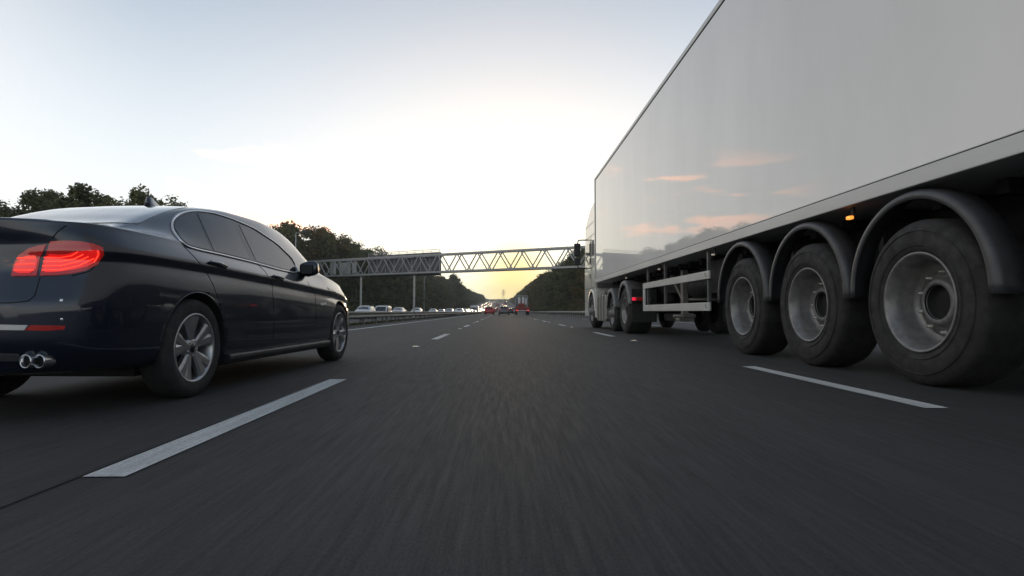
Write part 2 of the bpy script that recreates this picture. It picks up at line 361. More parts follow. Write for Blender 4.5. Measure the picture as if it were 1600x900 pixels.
# ------------------------------------------------------------------ trees
def leaf_clump(vs, fs, c, r, n, size, rg, squash=.8):
    for _ in range(n):
        d = Vector((rg.gauss(0,1), rg.gauss(0,1), rg.gauss(0,1))); d.normalize(); q = r*(rg.random()**.45)
        p = c+Vector((d.x*q, d.y*q, d.z*q*squash))
        nrm = (d+Vector((rg.gauss(0,.6), rg.gauss(0,.6), rg.gauss(0,.6)+.4))).normalized()
        a = nrm.orthogonal().normalized(); bb_ = nrm.cross(a); th = rg.random()*2*PI
        u = a*math.cos(th)+bb_*math.sin(th); v_ = nrm.cross(u); s1 = size*rg.uniform(.6, 1.3); s2 = s1*rg.uniform(.45, .8)
        k = len(vs); vs += [tuple(p-u*s1), tuple(p+v_*s2), tuple(p+u*s1), tuple(p-v_*s2)]; fs.append((k, k+1, k+2, k+3))
def tree_meshes(seed, h, wd, low=.06, leaf=.17, nclump=70, per=95, top=0):
    rg = random.Random(seed); b = MB(); tips = []
    tr = [Vector((0,0,-.4))]; x = y = 0
    for i in range(1, 8): x += rg.gauss(0, .12); y += rg.gauss(0, .12); tr.append(Vector((x, y, h*.82*i/7)))
    b.tube(tr, .1, 8, rr=[.30*h/12*(1-.85*i/7)+.03 for i in range(8)])
    for i in range(14):
        t = rg.uniform(.18, .85); k = t*7; j = int(k); p = tr[j].lerp(tr[min(j+1, 7)], k-j); a = rg.random()*2*PI
        ln = wd*.5*rg.uniform(.5, .9)*(1.15-t*.6); e_ = p+Vector((math.cos(a)*ln, math.sin(a)*ln, ln*rg.uniform(.35, .9)))
        mid = p.lerp(e_, .5)+Vector((rg.gauss(0,.15), rg.gauss(0,.15), -.1))
        b.tube([p, mid, e_], .05, 5, rr=[.09*h/12, .06*h/12, .02]); tips.append(e_)
    vs = []; fs = []
    lobes = [(rg.random()*2*PI, rg.uniform(.75, 1.2)) for _ in range(5)]
    for i in range(nclump):
        t = rg.random()**.85; z = h*(low+(1-low)*t)
        prof = math.sin(PI*min(1, (.16+.84*t))**.75)**.55 if top == 0 else (1-t)**.6*1.05+.05
        a = rg.random()*2*PI; lob = 1+.22*sum(math.cos((a-l[0])*2)*l[1] for l in lobes)/3
        rr = wd*.5*prof*lob*(rg.random()**.4)
        c = Vector((math.cos(a)*rr, math.sin(a)*rr, z*rg.uniform(.96, 1.03)))
        leaf_clump(vs, fs, c, rg.uniform(.45, 1.15)*wd/7, int(per*rg.uniform(.5, 1.3)), leaf, rg)
    for e_ in tips: leaf_clump(vs, fs, e_, .8*wd/7, per, leaf, rg)
    c = MB(); c.add(vs, fs)
    return b, c
protos = []
specs = [(1, 12, 7.5, 0, 'leaf'), (2, 11, 7, 0, 'leaf'), (3, 13, 8.5, 0, 'leaf_a'), (4, 10, 6, 0, 'leaf'), (5, 12.5, 6, 1, 'leaf'), (6, 11, 8, 0, 'leaf')]
for sd_, h_, wd_, tp, lm in specs:
    tb, cb = tree_meshes(sd_, h_, wd_, top=tp)
    e = empty('broadleaf_tree', (0, -500, 0)); t_ = tb.build('trunk', M['wood'], e); c_ = cb.build('crown', M[lm], e)
    protos.append([e, h_, False])
    # ragged smaller-leaved near version keeps the same mesh
def plant(x, y, hh, label, group, kind=None, wscale=1, name='broadleaf_tree'):
    k = rnd.randrange(len(protos)) if kind is None else kind
    pe = protos[k]
    if not pe[2]: e = pe[0]; pe[2] = True
    else: e = copy_tree(pe[0])
    s = hh/pe[1]; e.scale = (s*wscale, s*wscale, s); e.location = (x, y, gz(x, y)); e.rotation_euler = (0, 0, rnd.random()*2*PI)
    tag(e, label, 'tree', group); return e
def X_at(px, y): return (px-783)/F*y
# hand-placed crowns traced against the sky: (px of crown, distance, top py)
keyt = [(-45, 33, 322, 'dark bushy tree cut by the left edge of the photo behind the saloon boot'),
        (60, 38, 314, 'dark tree with two crowns behind the boot of the blue saloon'),
        (130, 37, 304, 'dark leafy tree above the rear window of the blue saloon'),
        (222, 40, 308, 'small dark tree just behind the roof of the blue saloon')]
for px, y, py, lab in keyt:
    hh = CAMH+(487-py)*y/F-gz(X_at(px, y), y)+.3
    plant(X_at(px, y), y, hh, lab, None, kind={-45: 0, 60: 3, 130: 1, 222: 3}[px], wscale=1.0 if px != 222 else .75)
keyt2 = [(440, 104, 357, 2, 'rust tinted tree behind the saloon bonnet, left of the gantry'), (508, 108, 360, 2, 'broad rust and olive tree rising behind the left end of the gantry'),
         (585, 140, 389, 0, 'green tree top just showing over the gantry sign board'), (709, 285, 431, 3, 'lone taller tree crown under the gantry, left of the far road')]
for px, y, py, kd, lab in keyt2:
    hh = CAMH+(487-py)*y/F-gz(X_at(px, y), y)+.2
    plant(X_at(px, y), y, hh, lab, None, kind=kd, wscale=1.25)
gl = 'trees in the woodland beyond the oncoming lanes'; ll = 'dark broadleaf tree in the woodland edge beyond the oncoming traffic'
gr_ = 'trees in the woodland along the right verge'; lr = 'dark broadleaf tree in the woodland edge along the right verge'
prof_l = pchip([-60, 0, 100, 190, 250, 300, 400, 430, 530, 560, 600, 640, 680, 700, 740, 760, 775], [314, 312, 305, 308, 320, 332, 366, 352, 358, 385, 396, 420, 432, 437, 457, 462, 466])
for row, (xr, hs) in enumerate(((-26, 1.0), (-31, 1.03), (-38, 1.0))):
    y = 27+row*2
    while y < 850:
        x = xr+rnd.uniform(-1.2, 1.2)-(10 if 58 < y < 100 else 2 if y < 60 else 0); px = 783+F*x/y; py = prof_l(px)
        if px > -140:
            hh = (CAMH+(487-py)*y/F-gz(x, y))*hs*rnd.uniform(.86, 1.04) if px > -60 else 6
            hh = min(max(hh, 4.5), 16)
            ws = 1 if y < 140 else 1.3
            plant(x, y, hh, ll, gl, wscale=ws*(1.15 if hh < 8 else 1))
        y += rnd.uniform(4.6, 6.6)*(1 if y < 140 else 1+(y-140)/260)*(1 if row == 0 else 1.35)
prof_r = pchip([790, 800, 812, 830, 845, 870, 890, 915, 960, 1100], [469, 465, 458, 443, 433, 421, 404, 388, 372, 342])
for row, (xr, hs) in enumerate(((14.5, 1.0), (19.5, 1.02))):
    y = 46+row*2
    while y < 850:
        x = xr+rnd.uniform(-1, 1); px = 783+F*x/y; py = prof_r(px)
        hh = min(max((CAMH+(487-py)*y/F-gz(x, y))*hs*rnd.uniform(.78, 1.06), 4.5), 15)
        plant(x, y, hh, lr, gr_, wscale=1 if y < 140 else 1.3)
        y += rnd.uniform(4.6, 6.4)*(1 if y < 140 else 1+(y-140)/260)*(1 if row == 0 else 1.4)
# far wood over the hill: reads as one mass
vs = []; fs = []; rg = random.Random(5)
for i in range(420):
    x = rg.uniform(-420, 420); y = rg.uniform(930, 1250)
    if abs(x-2) < 24 and y < 1100: continue
    leaf_clump(vs, fs, Vector((x, y, 13.2+rg.uniform(2, 8)+rg.uniform(0, 5)*smooth(60, 200, abs(x)))), rg.uniform(5, 9), 70, 1.5, rg)
for i in range(50):
    x = rg.uniform(-30, 30); y = rg.uniform(1120, 1250)
    leaf_clump(vs, fs, Vector((x, y, 13.2+rg.uniform(2, 8))), rg.uniform(5, 8), 70, 1.4, rg)
b = MB(); b.add(vs, fs); tag(b.build('far_woodland', M['leaf']), 'dark far-off wood closing the view at the end of the road', 'woodland', kind='stuff')
# understorey: shrubs and long grass at the foot of both woods
vs = []; fs = []
for side, x0 in ((-1, -22.8), (1, 11.6)):
    y = 24 if side < 0 else 40
    while y < 420:
        leaf_clump(vs, fs, Vector((x0+side*rg.uniform(0, 2.5), y, gz(x0, y)+rg.uniform(.2, 1.3))), rg.uniform(.8, 1.7), 130, .14 if y < 150 else .3, rg, .8)
        y += rg.uniform(.7, 1.5)*(1+y/150)
b = MB(); b.add(vs, fs); tag(b.build('undergrowth', M['leaf']), 'low dark scrub at the foot of the roadside woods', 'scrub', kind='stuff')
vs = []; fs = []
for i in range(9000):
    y = 9+rg.random()**2*120; x = rg.choice((rg.uniform(-6.35, -5.95), rg.uniform(-6.3, -5.95)))
    k = len(vs); h_ = rg.uniform(.03, .12); a = rg.random()*PI; dx = math.cos(a)*.012*(1+y/20); dy = math.sin(a)*.012*(1+y/20)
    vs += [(x-dx, y-dy, -.03), (x+dx, y+dy, -.03), (x+rg.gauss(0,.03), y+rg.gauss(0,.03), h_)]; fs.append((k, k+1, k+2))
b = MB(); b.add(vs, fs); tag(b.build('verge_grass', M['grass']), 'thin grass and weeds in the central reservation under the barrier', 'grass', kind='stuff')

# ------------------------------------------------------------------ gantry
def gy(x): return 74.0+(8.8-x)*.53
GB, GT = CAMH+5.9-.15, CAMH+8.3
e = empty('road_gantry', (0, gy(0), 0)); tag(e, 'grey steel lattice gantry spanning the motorway with a message board on its left half', 'gantry')
XR, XL_ = 13.0, -34.0
dirv = Vector((1, -.53, 0)).normalized(); perp = Vector((.53, 1, 0)).normalized()
def gp(x, z, off): p = Vector((x, gy(x), z))+perp*off; return p-Vector((0, gy(0), 0))
for off, nm in ((0, 'chord'), (1.25, 'chord')):
    for z in (GB, GT):
        b = MB(); b.beam(gp(XL_, z, off), gp(XR, z, off), .2, .24); b.build('chord', M['galv'], e)
for off in (0, 1.25):
    b = MB(); st = 2.88; x = XR-.2; i = 0; ph = 0
    while x > XL_+st:
        a, c_ = (GB, GT) if i % 2 == 0 else (GT, GB)
        b.beam(gp(x-ph, a, off), gp(x-st/2*1.02-ph, c_, off), .13, .13); x -= st/2*1.02+.0; i += 1
    b.build('lattice', M['galv'], e)
b = MB(); x = XR-.5
while x > XL_:
    b.beam(gp(x, GT, 0), gp(x, GT, 1.25), .09, .09); b.beam(gp(x, GB, 0), gp(x-1.2, GB, 1.25), .09, .09); x -= 2.6
b.build('cross_brace', M['galv'], e)
b = MB(); b.beam(gp(XL_, GB+.15, .62), gp(XR, GB+.15, .62), 1.05, .05); b.build('walkway', M['galvd'], e)
sx0, sx1 = X_at(556, 86), X_at(673, 80.5)
def board(x0, x1, z0, z1, off, th, nm, m_): 
    b = MB(); p = [gp(x0, 0, off), gp(x1, 0, off), gp(x1, 0, off+th), gp(x0, 0, off+th)]
    b.add([(q.x, q.y, z0) for q in p]+[(q.x, q.y, z1) for q in p], [(3,2,1,0),(4,5,6,7),(0,1,5,4),(1,2,6,5),(2,3,7,6),(3,0,4,7)]); return b.build(nm, m_, e, bevel=.02)
bd = board(sx0, sx1, GB-.35, GT+.55, 1.55, .45, 'message_board', M['board'])
b = MB()
for i in range(9):
    x = sx0+(sx1-sx0)*i/8; b.beam(gp(x, GB-.3, 1.50), gp(x, GT+.5, 1.50), .08, .08)
b.build('stiffener', M['galv'], bd)
b = MB(); b.beam(gp(sx0, GT+.95, 1.5), gp(sx1, GT+.95, 1.5), .07, .07); b.beam(gp(sx0, GT+.7, 1.5), gp(sx1, GT+.7, 1.5), .05, .05)
for i in range(10): x = sx0+(sx1-sx0)*i/9; b.beam(gp(x, GT+.5, 1.5), gp(x, GT+.97, 1.5), .06, .06)
b.build('guard_rail', M['galv'], e)
for k_, (px, wd_) in enumerate(((500, .9), (517, 1.0), (529, .7), (541, .6))):
    x = X_at(px, 89); board(x, x+wd_*.8, GB+.3, GT-.35-.1*(k_ % 2), .45, .5, 'equipment_box', M['galv'])
for x in (X_at(562, 91), X_at(640, 83.5), XR-.3):
    b = MB(); 
    b.beam(gp(x, -1, .6), gp(x, GB, .6), .26, .26); b.beam(gp(x, GB-.1, -.1), gp(x, GB-.1, 1.35), .2, .2)
    b.build('leg', M['galv'], e)
for x in (XL_+.4,):
    b = MB(); b.beam(gp(x, -1, 0), gp(x, GB, 0), .35, .35); b.beam(gp(x, -1, 1.25), gp(x, GB, 1.25), .35, .35); b.build('leg', M['galv'], e)
# lamp columns on the far side of the oncoming carriageway
def column(px, y, py_top, label):
    x = X_at(px, y); h_ = CAMH+(487-py_top)*y/F
    e = empty('lamp_column', (x, y, gz(x, y))); tag(e, label, 'lamp post')
    b = MB(); b.tube([(0,0,-.3), (0,0,1.2), (0,0,h_*.6), (0,0,h_)], .1, 8, rr=[.13, .12, .085, .06]); b.build('pole', M['galv'], e)
    b = MB(); b.tube([(0,0,h_-.02), (.25,0,h_+.10), (.8,0,h_+.14)], .04, 6); b.build('arm', M['galv'], e)
    b = MB(); b.prism([(.7, h_+.08), (1.35, h_+.1), (1.3, h_+.2), (.75, h_+.22)], -.12, .12, 'xz'); b.build('lantern', M['galvd'], e, bevel=.02)
column(463, 70, 366, 'slim grey lamp column before the rust tinted tree, left of the gantry')
column(663, 150, 431, 'slim grey lamp column under the right end of the gantry message board')

# ------------------------------------------------------------------ bridge and pylon far ahead
e = empty('overbridge', (0, 905, H(905))); tag(e, 'dark concrete bridge crossing the motorway far ahead', 'bridge')
b = MB(); b.bb(-48, 30, -4, 4, 4.6, 5.7); b.build('deck', M['conc'], e, bevel=.1)
for yo in (-4.1, 4.1): b = MB(); b.bb(-48, 30, yo-.12, yo+.12, 5.7, 6.7); b.build('parapet', M['conc'], e)
for xo in (-23, -6.1, 12): b = MB(); b.bb(xo-.5, xo+.5, -3, 3, -1, 4.6); b.build('pier', M['conc'], e)
e = empty('electricity_pylon', (X_at(786.5, 1500), 1500, 0)); tag(e, 'lattice electricity pylon on the skyline at the end of the road', 'pylon')
b = MB(); top = CAMH+(487-452)*1500/F+1
for sx in (-1, 1):
    for sy in (-1, 1): b.beam((sx*4, sy*4, 5), (sx*.5, sy*.5, top), .55, .55)
for i in range(9):
    z0 = 8+i*(top-12)/9; z1 = z0+(top-12)/9; w0 = 4-3.5*(z0-5)/(top-5); w1 = 4-3.5*(z1-5)/(top-5)
    b.beam((-w0, 0, z0), (w1, 0, z1), .35, .35); b.beam((w0, 0, z0), (-w1, 0, z1), .35, .35)
b.build('tower', M['chassis'], e)
for z, hw in ((top-4, 5), (top-9, 7), (top-14, 6)):
    b = MB(); b.beam((-hw, 0, z), (0, 0, z+1.2), .5, .5); b.beam((hw, 0, z), (0, 0, z+1.2), .5, .5); b.beam((-hw, 0, z), (hw, 0, z), .5, .5); b.build('crossarm', M['chassis'], e)

# ------------------------------------------------------------------ car body generator (local frame: +Y forward, +X right, metres)
def catmull(P, n):
    P = [np.array(p, float) for p in P]; out = []
    for i in range(len(P)-1):
        p0 = P[i-1] if i else 2*P[0]-P[1]; p1 = P[i]; p2 = P[i+1]; p3 = P[i+2] if i+2 < len(P) else 2*P[-1]-P[-2]
        for k in range(n):
            t = k/n
            t1 = max(np.linalg.norm(p1-p0), 1e-5)**.5; t2 = max(np.linalg.norm(p2-p1), 1e-5)**.5; t3 = max(np.linalg.norm(p3-p2), 1e-5)**.5
            m1 = (p2-p1)-( (p2-p0)/(t1+t2)*t2 ) + (p1-p0)/t1*t2 ; m2 = (p2-p1)-((p3-p1)/(t2+t3)*t2)+(p3-p2)/t3*t2
            m1 = (p1-p0)/t1*t2-(p2-p0)/(t1+t2)*t2+(p2-p1); m2 = (p2-p1)-(p3-p1)/(t2+t3)*t2+(p3-p2)/t3*t2
            a = 2*(p1-p2)+m1+m2; b_ = -3*(p1-p2)-2*m1-m2
            out.append(a*t**3+b_*t*t+m1*t+p1)
    out.append(P[-1]); return out
SALOON = dict(
    L=4.9, ax=(1.10, 4.07), wr=.335,
    plan=([0, .02, .06, .14, .26, .45, .8, 1.3, 2.4, 3.6, 4.2, 4.5, 4.7, 4.82, 4.88, 4.9], [.0, .36, .56, .715, .815, .872, .905, .922, .93, .925, .905, .86, .77, .62, .40, 0]),
    bot=([0, .3, .8, 1.5, 3.6, 4.4, 4.9], [.262, .25, .23, .19, .18, .20, .26]),
    crease=([0, .5, 1.1, 2.0, 3.0, 4.0, 4.9], [.90, .915, .905, .875, .835, .785, .66]),
    belt=([0, .3, .7, 1.3, 2.2, 3.0, 3.6, 4.0, 4.4, 4.7, 4.9], [1.035, 1.05, 1.045, 1.025, 1.00, .985, .965, .925, .86, .77, .66]),
    railz=([0, .45, .68, .85, 1.05, 1.3, 1.6, 2.0, 2.5, 2.9, 3.15, 3.45, 3.75, 4.0, 4.4, 4.7, 4.9], [1.055, 1.085, 1.10, 1.15, 1.225, 1.305, 1.368, 1.405, 1.412, 1.385, 1.335, 1.205, 1.045, .975, .90, .80, .67]),
    raily=([0, .5, .8, 1.2, 1.8, 2.5, 3.0, 3.4, 3.8, 4.2, 4.9], [.62, .62, .60, .595, .60, .605, .60, .63, .68, .66, .60]),
    top=([0, .1, .45, .66, .8, 1.05, 1.35, 1.7, 2.1, 2.5, 2.95, 3.2, 3.5, 3.8, 4.2, 4.6, 4.8, 4.9], [1.06, 1.07, 1.10, 1.115, 1.15, 1.245, 1.345, 1.415, 1.452, 1.462, 1.435, 1.375, 1.24, 1.085, 1.01, .90, .80, .69]))
HATCH = dict(
    L=4.2, ax=(.72, 3.35), wr=.31,
    plan=([0, .03, .1, .22, .5, 1.0, 2.0, 3.2, 3.7, 3.95, 4.1, 4.17, 4.2], [0, .55, .72, .80, .86, .885, .89, .88, .84, .76, .60, .35, 0]),
    bot=([0, .5, 3.5, 4.2], [.26, .2, .18, .24]),
    crease=([0, 1, 3, 4.2], [.88, .87, .80, .66]),
    belt=([0, .3, .7, 2.0, 3.0, 3.4, 3.8, 4.2], [.98, 1.02, 1.0, .96, .93, .88, .80, .66]),
    railz=([0, .12, .3, .6, 1.2, 2.0, 2.4, 2.8, 3.15, 3.6, 4.0, 4.2], [1.02, 1.15, 1.32, 1.40, 1.43, 1.42, 1.36, 1.18, .99, .89, .78, .67]),
    raily=([0, .5, 2, 3, 4.2], [.62, .60, .60, .66, .60]),
    top=([0, .1, .3, .6, 1.2, 2.0, 2.4, 2.8, 3.2, 3.7, 4.0, 4.2], [1.03, 1.15, 1.36, 1.46, 1.48, 1.47, 1.40, 1.22, 1.04, .93, .82, .69]))
VAN = dict(
    L=4.9, ax=(.95, 3.95), wr=.33,
    plan=([0, .02, .06, .14, .4, 1.5, 3.6, 4.3, 4.6, 4.78, 4.88, 4.9], [0, .7, .86, .92, .95, .955, .95, .91, .82, .66, .35, 0]),
    bot=([0, .5, 4.3, 4.9], [.3, .24, .22, .28]),
    crease=([0, 1, 3, 4.9], [.95, .95, .92, .75]),
    belt=([0, .5, 2, 3.4, 4.0, 4.4, 4.9], [1.15, 1.15, 1.13, 1.12, 1.06, .98, .78]),
    railz=([0, .08, .3, 1, 2.6, 3.0, 3.5, 3.9, 4.4, 4.9], [1.2, 1.75, 1.88, 1.90, 1.90, 1.83, 1.50, 1.18, 1.02, .80]),
    raily=([0, 1, 3, 4, 4.9], [.76, .76, .76, .74, .62]),
    top=([0, .08, .3, 1, 2.6, 3.0, 3.5, 3.95, 4.4, 4.9], [1.2, 1.8, 1.95, 1.97, 1.97, 1.9, 1.56, 1.2, 1.06, .82]))
def car_grid(S, nst, nsec):
    f = {k: pchip(*v) for k, v in S.items() if isinstance(v, tuple) and isinstance(v[0], list)}
    Ln = S['L']; xs = []
    for i in range(nst+1):
        t = i/nst; xs.append(Ln*(t-.105*math.sin(2*PI*t)*.98))      # denser near both ends
    grid = []
    for s in xs:
        W = max(f['plan'](s), .0005); k = W/.93; kb = min(1, k)
        bz = f['bot'](s); zc = f['crease'](s); zb = max(f['belt'](s), zc+.03); rz = max(f['railz'](s), zb+.01); ry = min(f['raily'](s), .86*W); tz = max(f['top'](s), rz+.003)
        up = smooth(.05, .35, (rz-zb))
        fl = 0
        for a in S['ax']: fl = max(fl, math.exp(-((s-a)/.42)**2))
        flare = .012*fl
        by = W*(.925 - .02*up)
        P = [(0, bz), (.72*k, bz), (.85*k, bz+.02), (.915*k, bz+.11), ((.925+flare)*k, .45), ((.930+flare)*k, .62), ((.922+flare*.6)*k, zc-.12), (.908*k, zc-.055), (.912*k, zc-.035),
             (.926*k, zc-.005), (.920*k, zc+.025), (by, zb-.01), (by*.985, zb+.012)]
        ym = by*.985*.42+ry*.58+.022*up; zm = zb*.45+rz*.55+.012*up
        P += [(ym, zm), (ry+.004, rz-.01), (ry*.93, rz+(tz-rz)*.35), (ry*.5, rz+(tz-rz)*.85), (0, tz)]
        C = catmull(P, nsec)
        grid.append([(p[0], s, p[1]) for p in C])
    # tail and nose raked in side view
    rear = pchip([.2, .30, .45, .60, .70, .80, .92, 1.0, 1.06, 1.2, 2.0], [.10, .05, .0, .0, .035, .07, .075, .055, .05, .10, .30])
    front = pchip([.15, .3, .5, .65, .75, .85, 1.2], [.10, .02, 0, .03, .07, .12, .2])
    out = []
    for g in grid:
        row = []
        for x, s, z in g:
            y = s+rear(z)*(1-smooth(0, .75, s))-front(z)*smooth(Ln-.9, Ln, s); row.append((x, y, z))
        out.append(row)
    return out
def car_shell(S, nst, nsec):
    g = car_grid(S, nst, nsec); n = len(g[0]); b = MB(); vs = []; fs = []
    for row in g: vs += row
    N1 = len(vs)
    vs += [(-x, y, z) for x, y, z in vs]
    for i in range(len(g)-1):
        for j in range(n-1):
            a = (i*n+j, i*n+j+1, (i+1)*n+j+1, (i+1)*n+j); fs.append(a[::-1]); fs.append(tuple(N1+q for q in a))
    b.add(vs, fs, True); return b
def finish_shell(b, S, name, mats, parent, well_r, inner=.60):
    o = b.build(name, mats, None)
    me = o.data; bm = bmesh.new(); bm.from_mesh(me); bmesh.ops.remove_doubles(bm, verts=bm.verts, dist=.0012); bmesh.ops.holes_fill(bm, edges=bm.edges, sides=0)
    bmesh.ops.recalc_face_normals(bm, faces=bm.faces); bm.to_mesh(me); bm.free()
    cut = MB(); rc = well_r
    for a in S['ax']:
        for sd_ in (-1, 1):
            x0, x1 = (inner, 1.3) if sd_ > 0 else (-1.3, -inner)
            n = 56; poly = [(a+rc*math.cos(t*2*PI/n), S['wr']+.012+rc*math.sin(t*2*PI/n)) for t in range(n)]
            cut.prism(poly, x0, x1, 'yz', mi=1)
    c = cut.build('cutter', mats)
    md = o.modifiers.new('b', 'BOOLEAN'); md.operation = 'DIFFERENCE'; md.object = c; md.solver = 'EXACT'
    dg = bpy.context.evaluated_depsgraph_get(); ev = o.evaluated_get(dg); nm = bpy.data.meshes.new_from_object(ev)
    o.modifiers.clear(); o.data = nm; bpy.data.objects.remove(c)
    if len(nm.materials) < 2:
        nm.materials.clear(); [nm.materials.append(m_) for m_ in mats]
    for p in nm.polygons:
        cx, cy, cz = p.center
        inw = any((cy-a)**2+(cz-S['wr']-.012)**2 < (rc+.004)**2 for a in S['ax'])
        near = any(abs(math.hypot(cy-a, cz-S['wr']-.012)-rc) < .006 for a in S['ax']) and abs(p.normal.x) < .5
        if (inw and abs(cx) < inner+.02) or near or cz < S['bot'][1][2]-.02 and p.normal.z < -.7: p.material_index = 1; 
        else: p.material_index = 0
    if parent: o.parent = parent
    return o

# ---------------- the blue saloon
CS = .95; CYAW = R(2.9); CLOC = Vector((-2.892+.14, 2.767, 0))
car = empty('saloon_car', CLOC, -CYAW, CS); car.scale = (CS*.842, CS, CS)
tag(car, 'dark navy blue saloon car with lit red tail lights driving in the left lane', 'car')
CM = Matrix.Translation(CLOC) @ Matrix.Rotation(-CYAW, 4, 'Z') @ Matrix.Diagonal((CS*.842, CS, CS, 1)); CI = CM.inverted()
shell = car_shell(SALOON, 130, 7)
body = finish_shell(shell, SALOON, 'body', [M['paint'], M['well']], car, .360)
tmp = car_shell(SALOON, 130, 7)
tv = [Vector(v) for v in tmp.v]; bvh = BVHTree.FromPolygons(tv, tmp.f)
def on_car(px, py, off=0, guess=4.5):
    o = CI @ Vector((0, 0, CAMH)); d = ((CI @ (Vector((0,0,CAMH))+ray(px, py)))-o).normalized()
    hit, n, _, _ = bvh.ray_cast(o, d)
    if hit is None:
        best = None
        for k in range(60):
            p = o+d*(2.5+k*.08); q = bvh.find_nearest(p)
            if best is None or q[3] < best[3]: best = q
        hit, n = best[0], best[1]
    if n.dot(d) > 0: n = -n
    return hit+n*off
def side_pt(y, z, off=0, sgn=1):
    hit, n, _, _ = bvh.ray_cast(Vector((2*sgn, y, z)), Vector((-sgn, 0, 0)))
    if hit is None: hit, n, _, _ = bvh.find_nearest(Vector((.9*sgn, y, z)))
    if n.x*sgn < 0: n = -n
    return hit+n*off
def top_pt(x, y, off=0):
    hit, n, _, _ = bvh.ray_cast(Vector((x, y, 3)), Vector((0, 0, -1)))
    if n.z < 0: n = -n
    return hit+n*off
def densify(poly, step, closed=True):
    out = []; k = len(poly)
    for i in range(k if closed else k-1):
        a = Vector(poly[i]); b_ = Vector(poly[(i+1) % k]); n = max(1, int((b_-a).length/step))
        for j in range(n): out.append(a.lerp(b_, j/n))
    if not closed: out.append(Vector(poly[-1]))
    return out
def rounded(poly, it=2):
    P = [Vector(p) for p in poly]
    for _ in range(it):
        Q = []
        for i in range(len(P)): a = P[i]; b_ = P[(i+1) % len(P)]; Q += [a.lerp(b_, .25), a.lerp(b_, .75)]
        P = Q
    return P
def inside(p, poly):
    c = False; j = len(poly)-1
    for i in range(len(poly)):
        a, b_ = poly[i], poly[j]
        if (a[1] > p[1]) != (b_[1] > p[1]) and p[0] < (b_[0]-a[0])*(p[1]-a[1])/(b_[1]-a[1])+a[0]: c = not c
        j = i
    return c
def patch(poly, step, fn, th=0, mirror=False, round_it=0):
    """conforming panel: 2D outline -> dense triangulation -> mapped onto the bodywork by fn, with a rim of thickness th"""
    P = rounded(poly, round_it) if round_it else [Vector(p) for p in poly]
    bd_ = densify(P, step); nb = len(bd_); xs_ = [p[0] for p in bd_]; ys_ = [p[1] for p in bd_]; pts = list(bd_)
    x = min(xs_)+step/2
    while x < max(xs_):
        y = min(ys_)+step/2
        while y < max(ys_):
            if inside((x, y), bd_) and min((Vector((x, y))-q).length for q in bd_) > step*.45: pts.append(Vector((x, y)))
            y += step
        x += step
    r_ = delaunay_2d_cdt([Vector((p[0], p[1])) for p in pts], [(i, (i+1) % nb) for i in range(nb)], [], 1, 1e-6)
    V, _, Fc = r_[0], r_[1], r_[2]
    b = MB(); top_ = [fn(v[0], v[1]) for v in V]; b.add(top_, [tuple(f_) for f_ in Fc], True)
    if th:
        outer = [fn(p[0], p[1]) for p in bd_]; inner = [fn(p[0], p[1], -th) for p in bd_]
        b.add(outer+inner, [(i, (i+1) % nb, nb+(i+1) % nb, nb+i) for i in range(nb)], True)
    if mirror:
        nv = len(b.v); vs_ = [(-x, y, z) for x, y, z in b.v]; m2 = MB(); m2.add(vs_, b.f, True); return b, m2
    return b
def pxf(off): return lambda x, y, d=0: on_car(x, y, off+d)
def wpx(name, poly, mt, off=.004, step=3.0, parent=car, mirror=True, rit=1, th=.006):
    a, m2 = patch(poly, step, pxf(off), th, True, rit); o = a.build(name, mt, parent)
    if mirror:
        return o, m2.build(name, mt, parent)
    return o
def strip_on(pts, r_, name, mt, parent=car, off=.002, closed=False, mirror=True, step=4, n=6):
    P = densify(pts, step, closed); Q = [on_car(p[0], p[1], off) for p in P]
    # light smoothing
    for _ in range(2): Q = [Q[i] if (not closed and i in (0, len(Q)-1)) else Q[i]*.5+(Q[i-1]+Q[(i+1) % len(Q)])*.25 for i in range(len(Q))]
    b = MB(); b.tube(Q, r_, n, closed=closed); o = b.build(name, mt, parent)
    if mirror: b2 = MB(); b2.tube([(-q.x, q.y, q.z) for q in Q], r_, n, closed=closed); b2.build(name, mt, parent)
    return o
DLO = [(267, 353), (270, 343), (277, 336), (288, 332), (305, 330), (332, 333), (361, 342), (396, 357), (432, 381), (456, 404), (466, 424), (463, 428), (432, 421), (393, 410), (347, 399), (310, 391), (290, 385), (279, 374), (271, 364)]
DLOi = [(270, 354), (272.5, 345), (279, 339), (288.5, 334.5), (305, 332.5), (332, 335.5), (360, 344.5), (395, 359.5), (430, 383), (453.5, 405), (463, 424), (460, 426), (432, 419), (393, 408), (347, 397), (310, 389), (291, 383), (281, 373), (273, 364)]
wpx('window_surround', DLOi, M['pillar'], off=.003, rit=0)
wpx('side_window', [(272, 356), (273.5, 347), (281, 339.5), (290, 336), (303, 334), (329, 391.5), (308, 387), (292, 382), (282, 372)], M['glass'], off=.006, rit=0)
wpx('side_window', [(308, 334.5), (332, 337), (358, 345), (364, 349), (390, 406), (347, 395.5), (334, 392.5)], M['glass'], off=.006, rit=0)
wpx('side_window', [(373, 351.5), (394, 361), (429, 384.5), (452, 406), (460, 423), (448, 421.5), (400, 408.5)], M['glass'], off=.006, rit=0)
strip_on([(p[0], p[1]) for p in DLO], .0085, 'window_trim', M['chrome'], closed=True, off=.004)
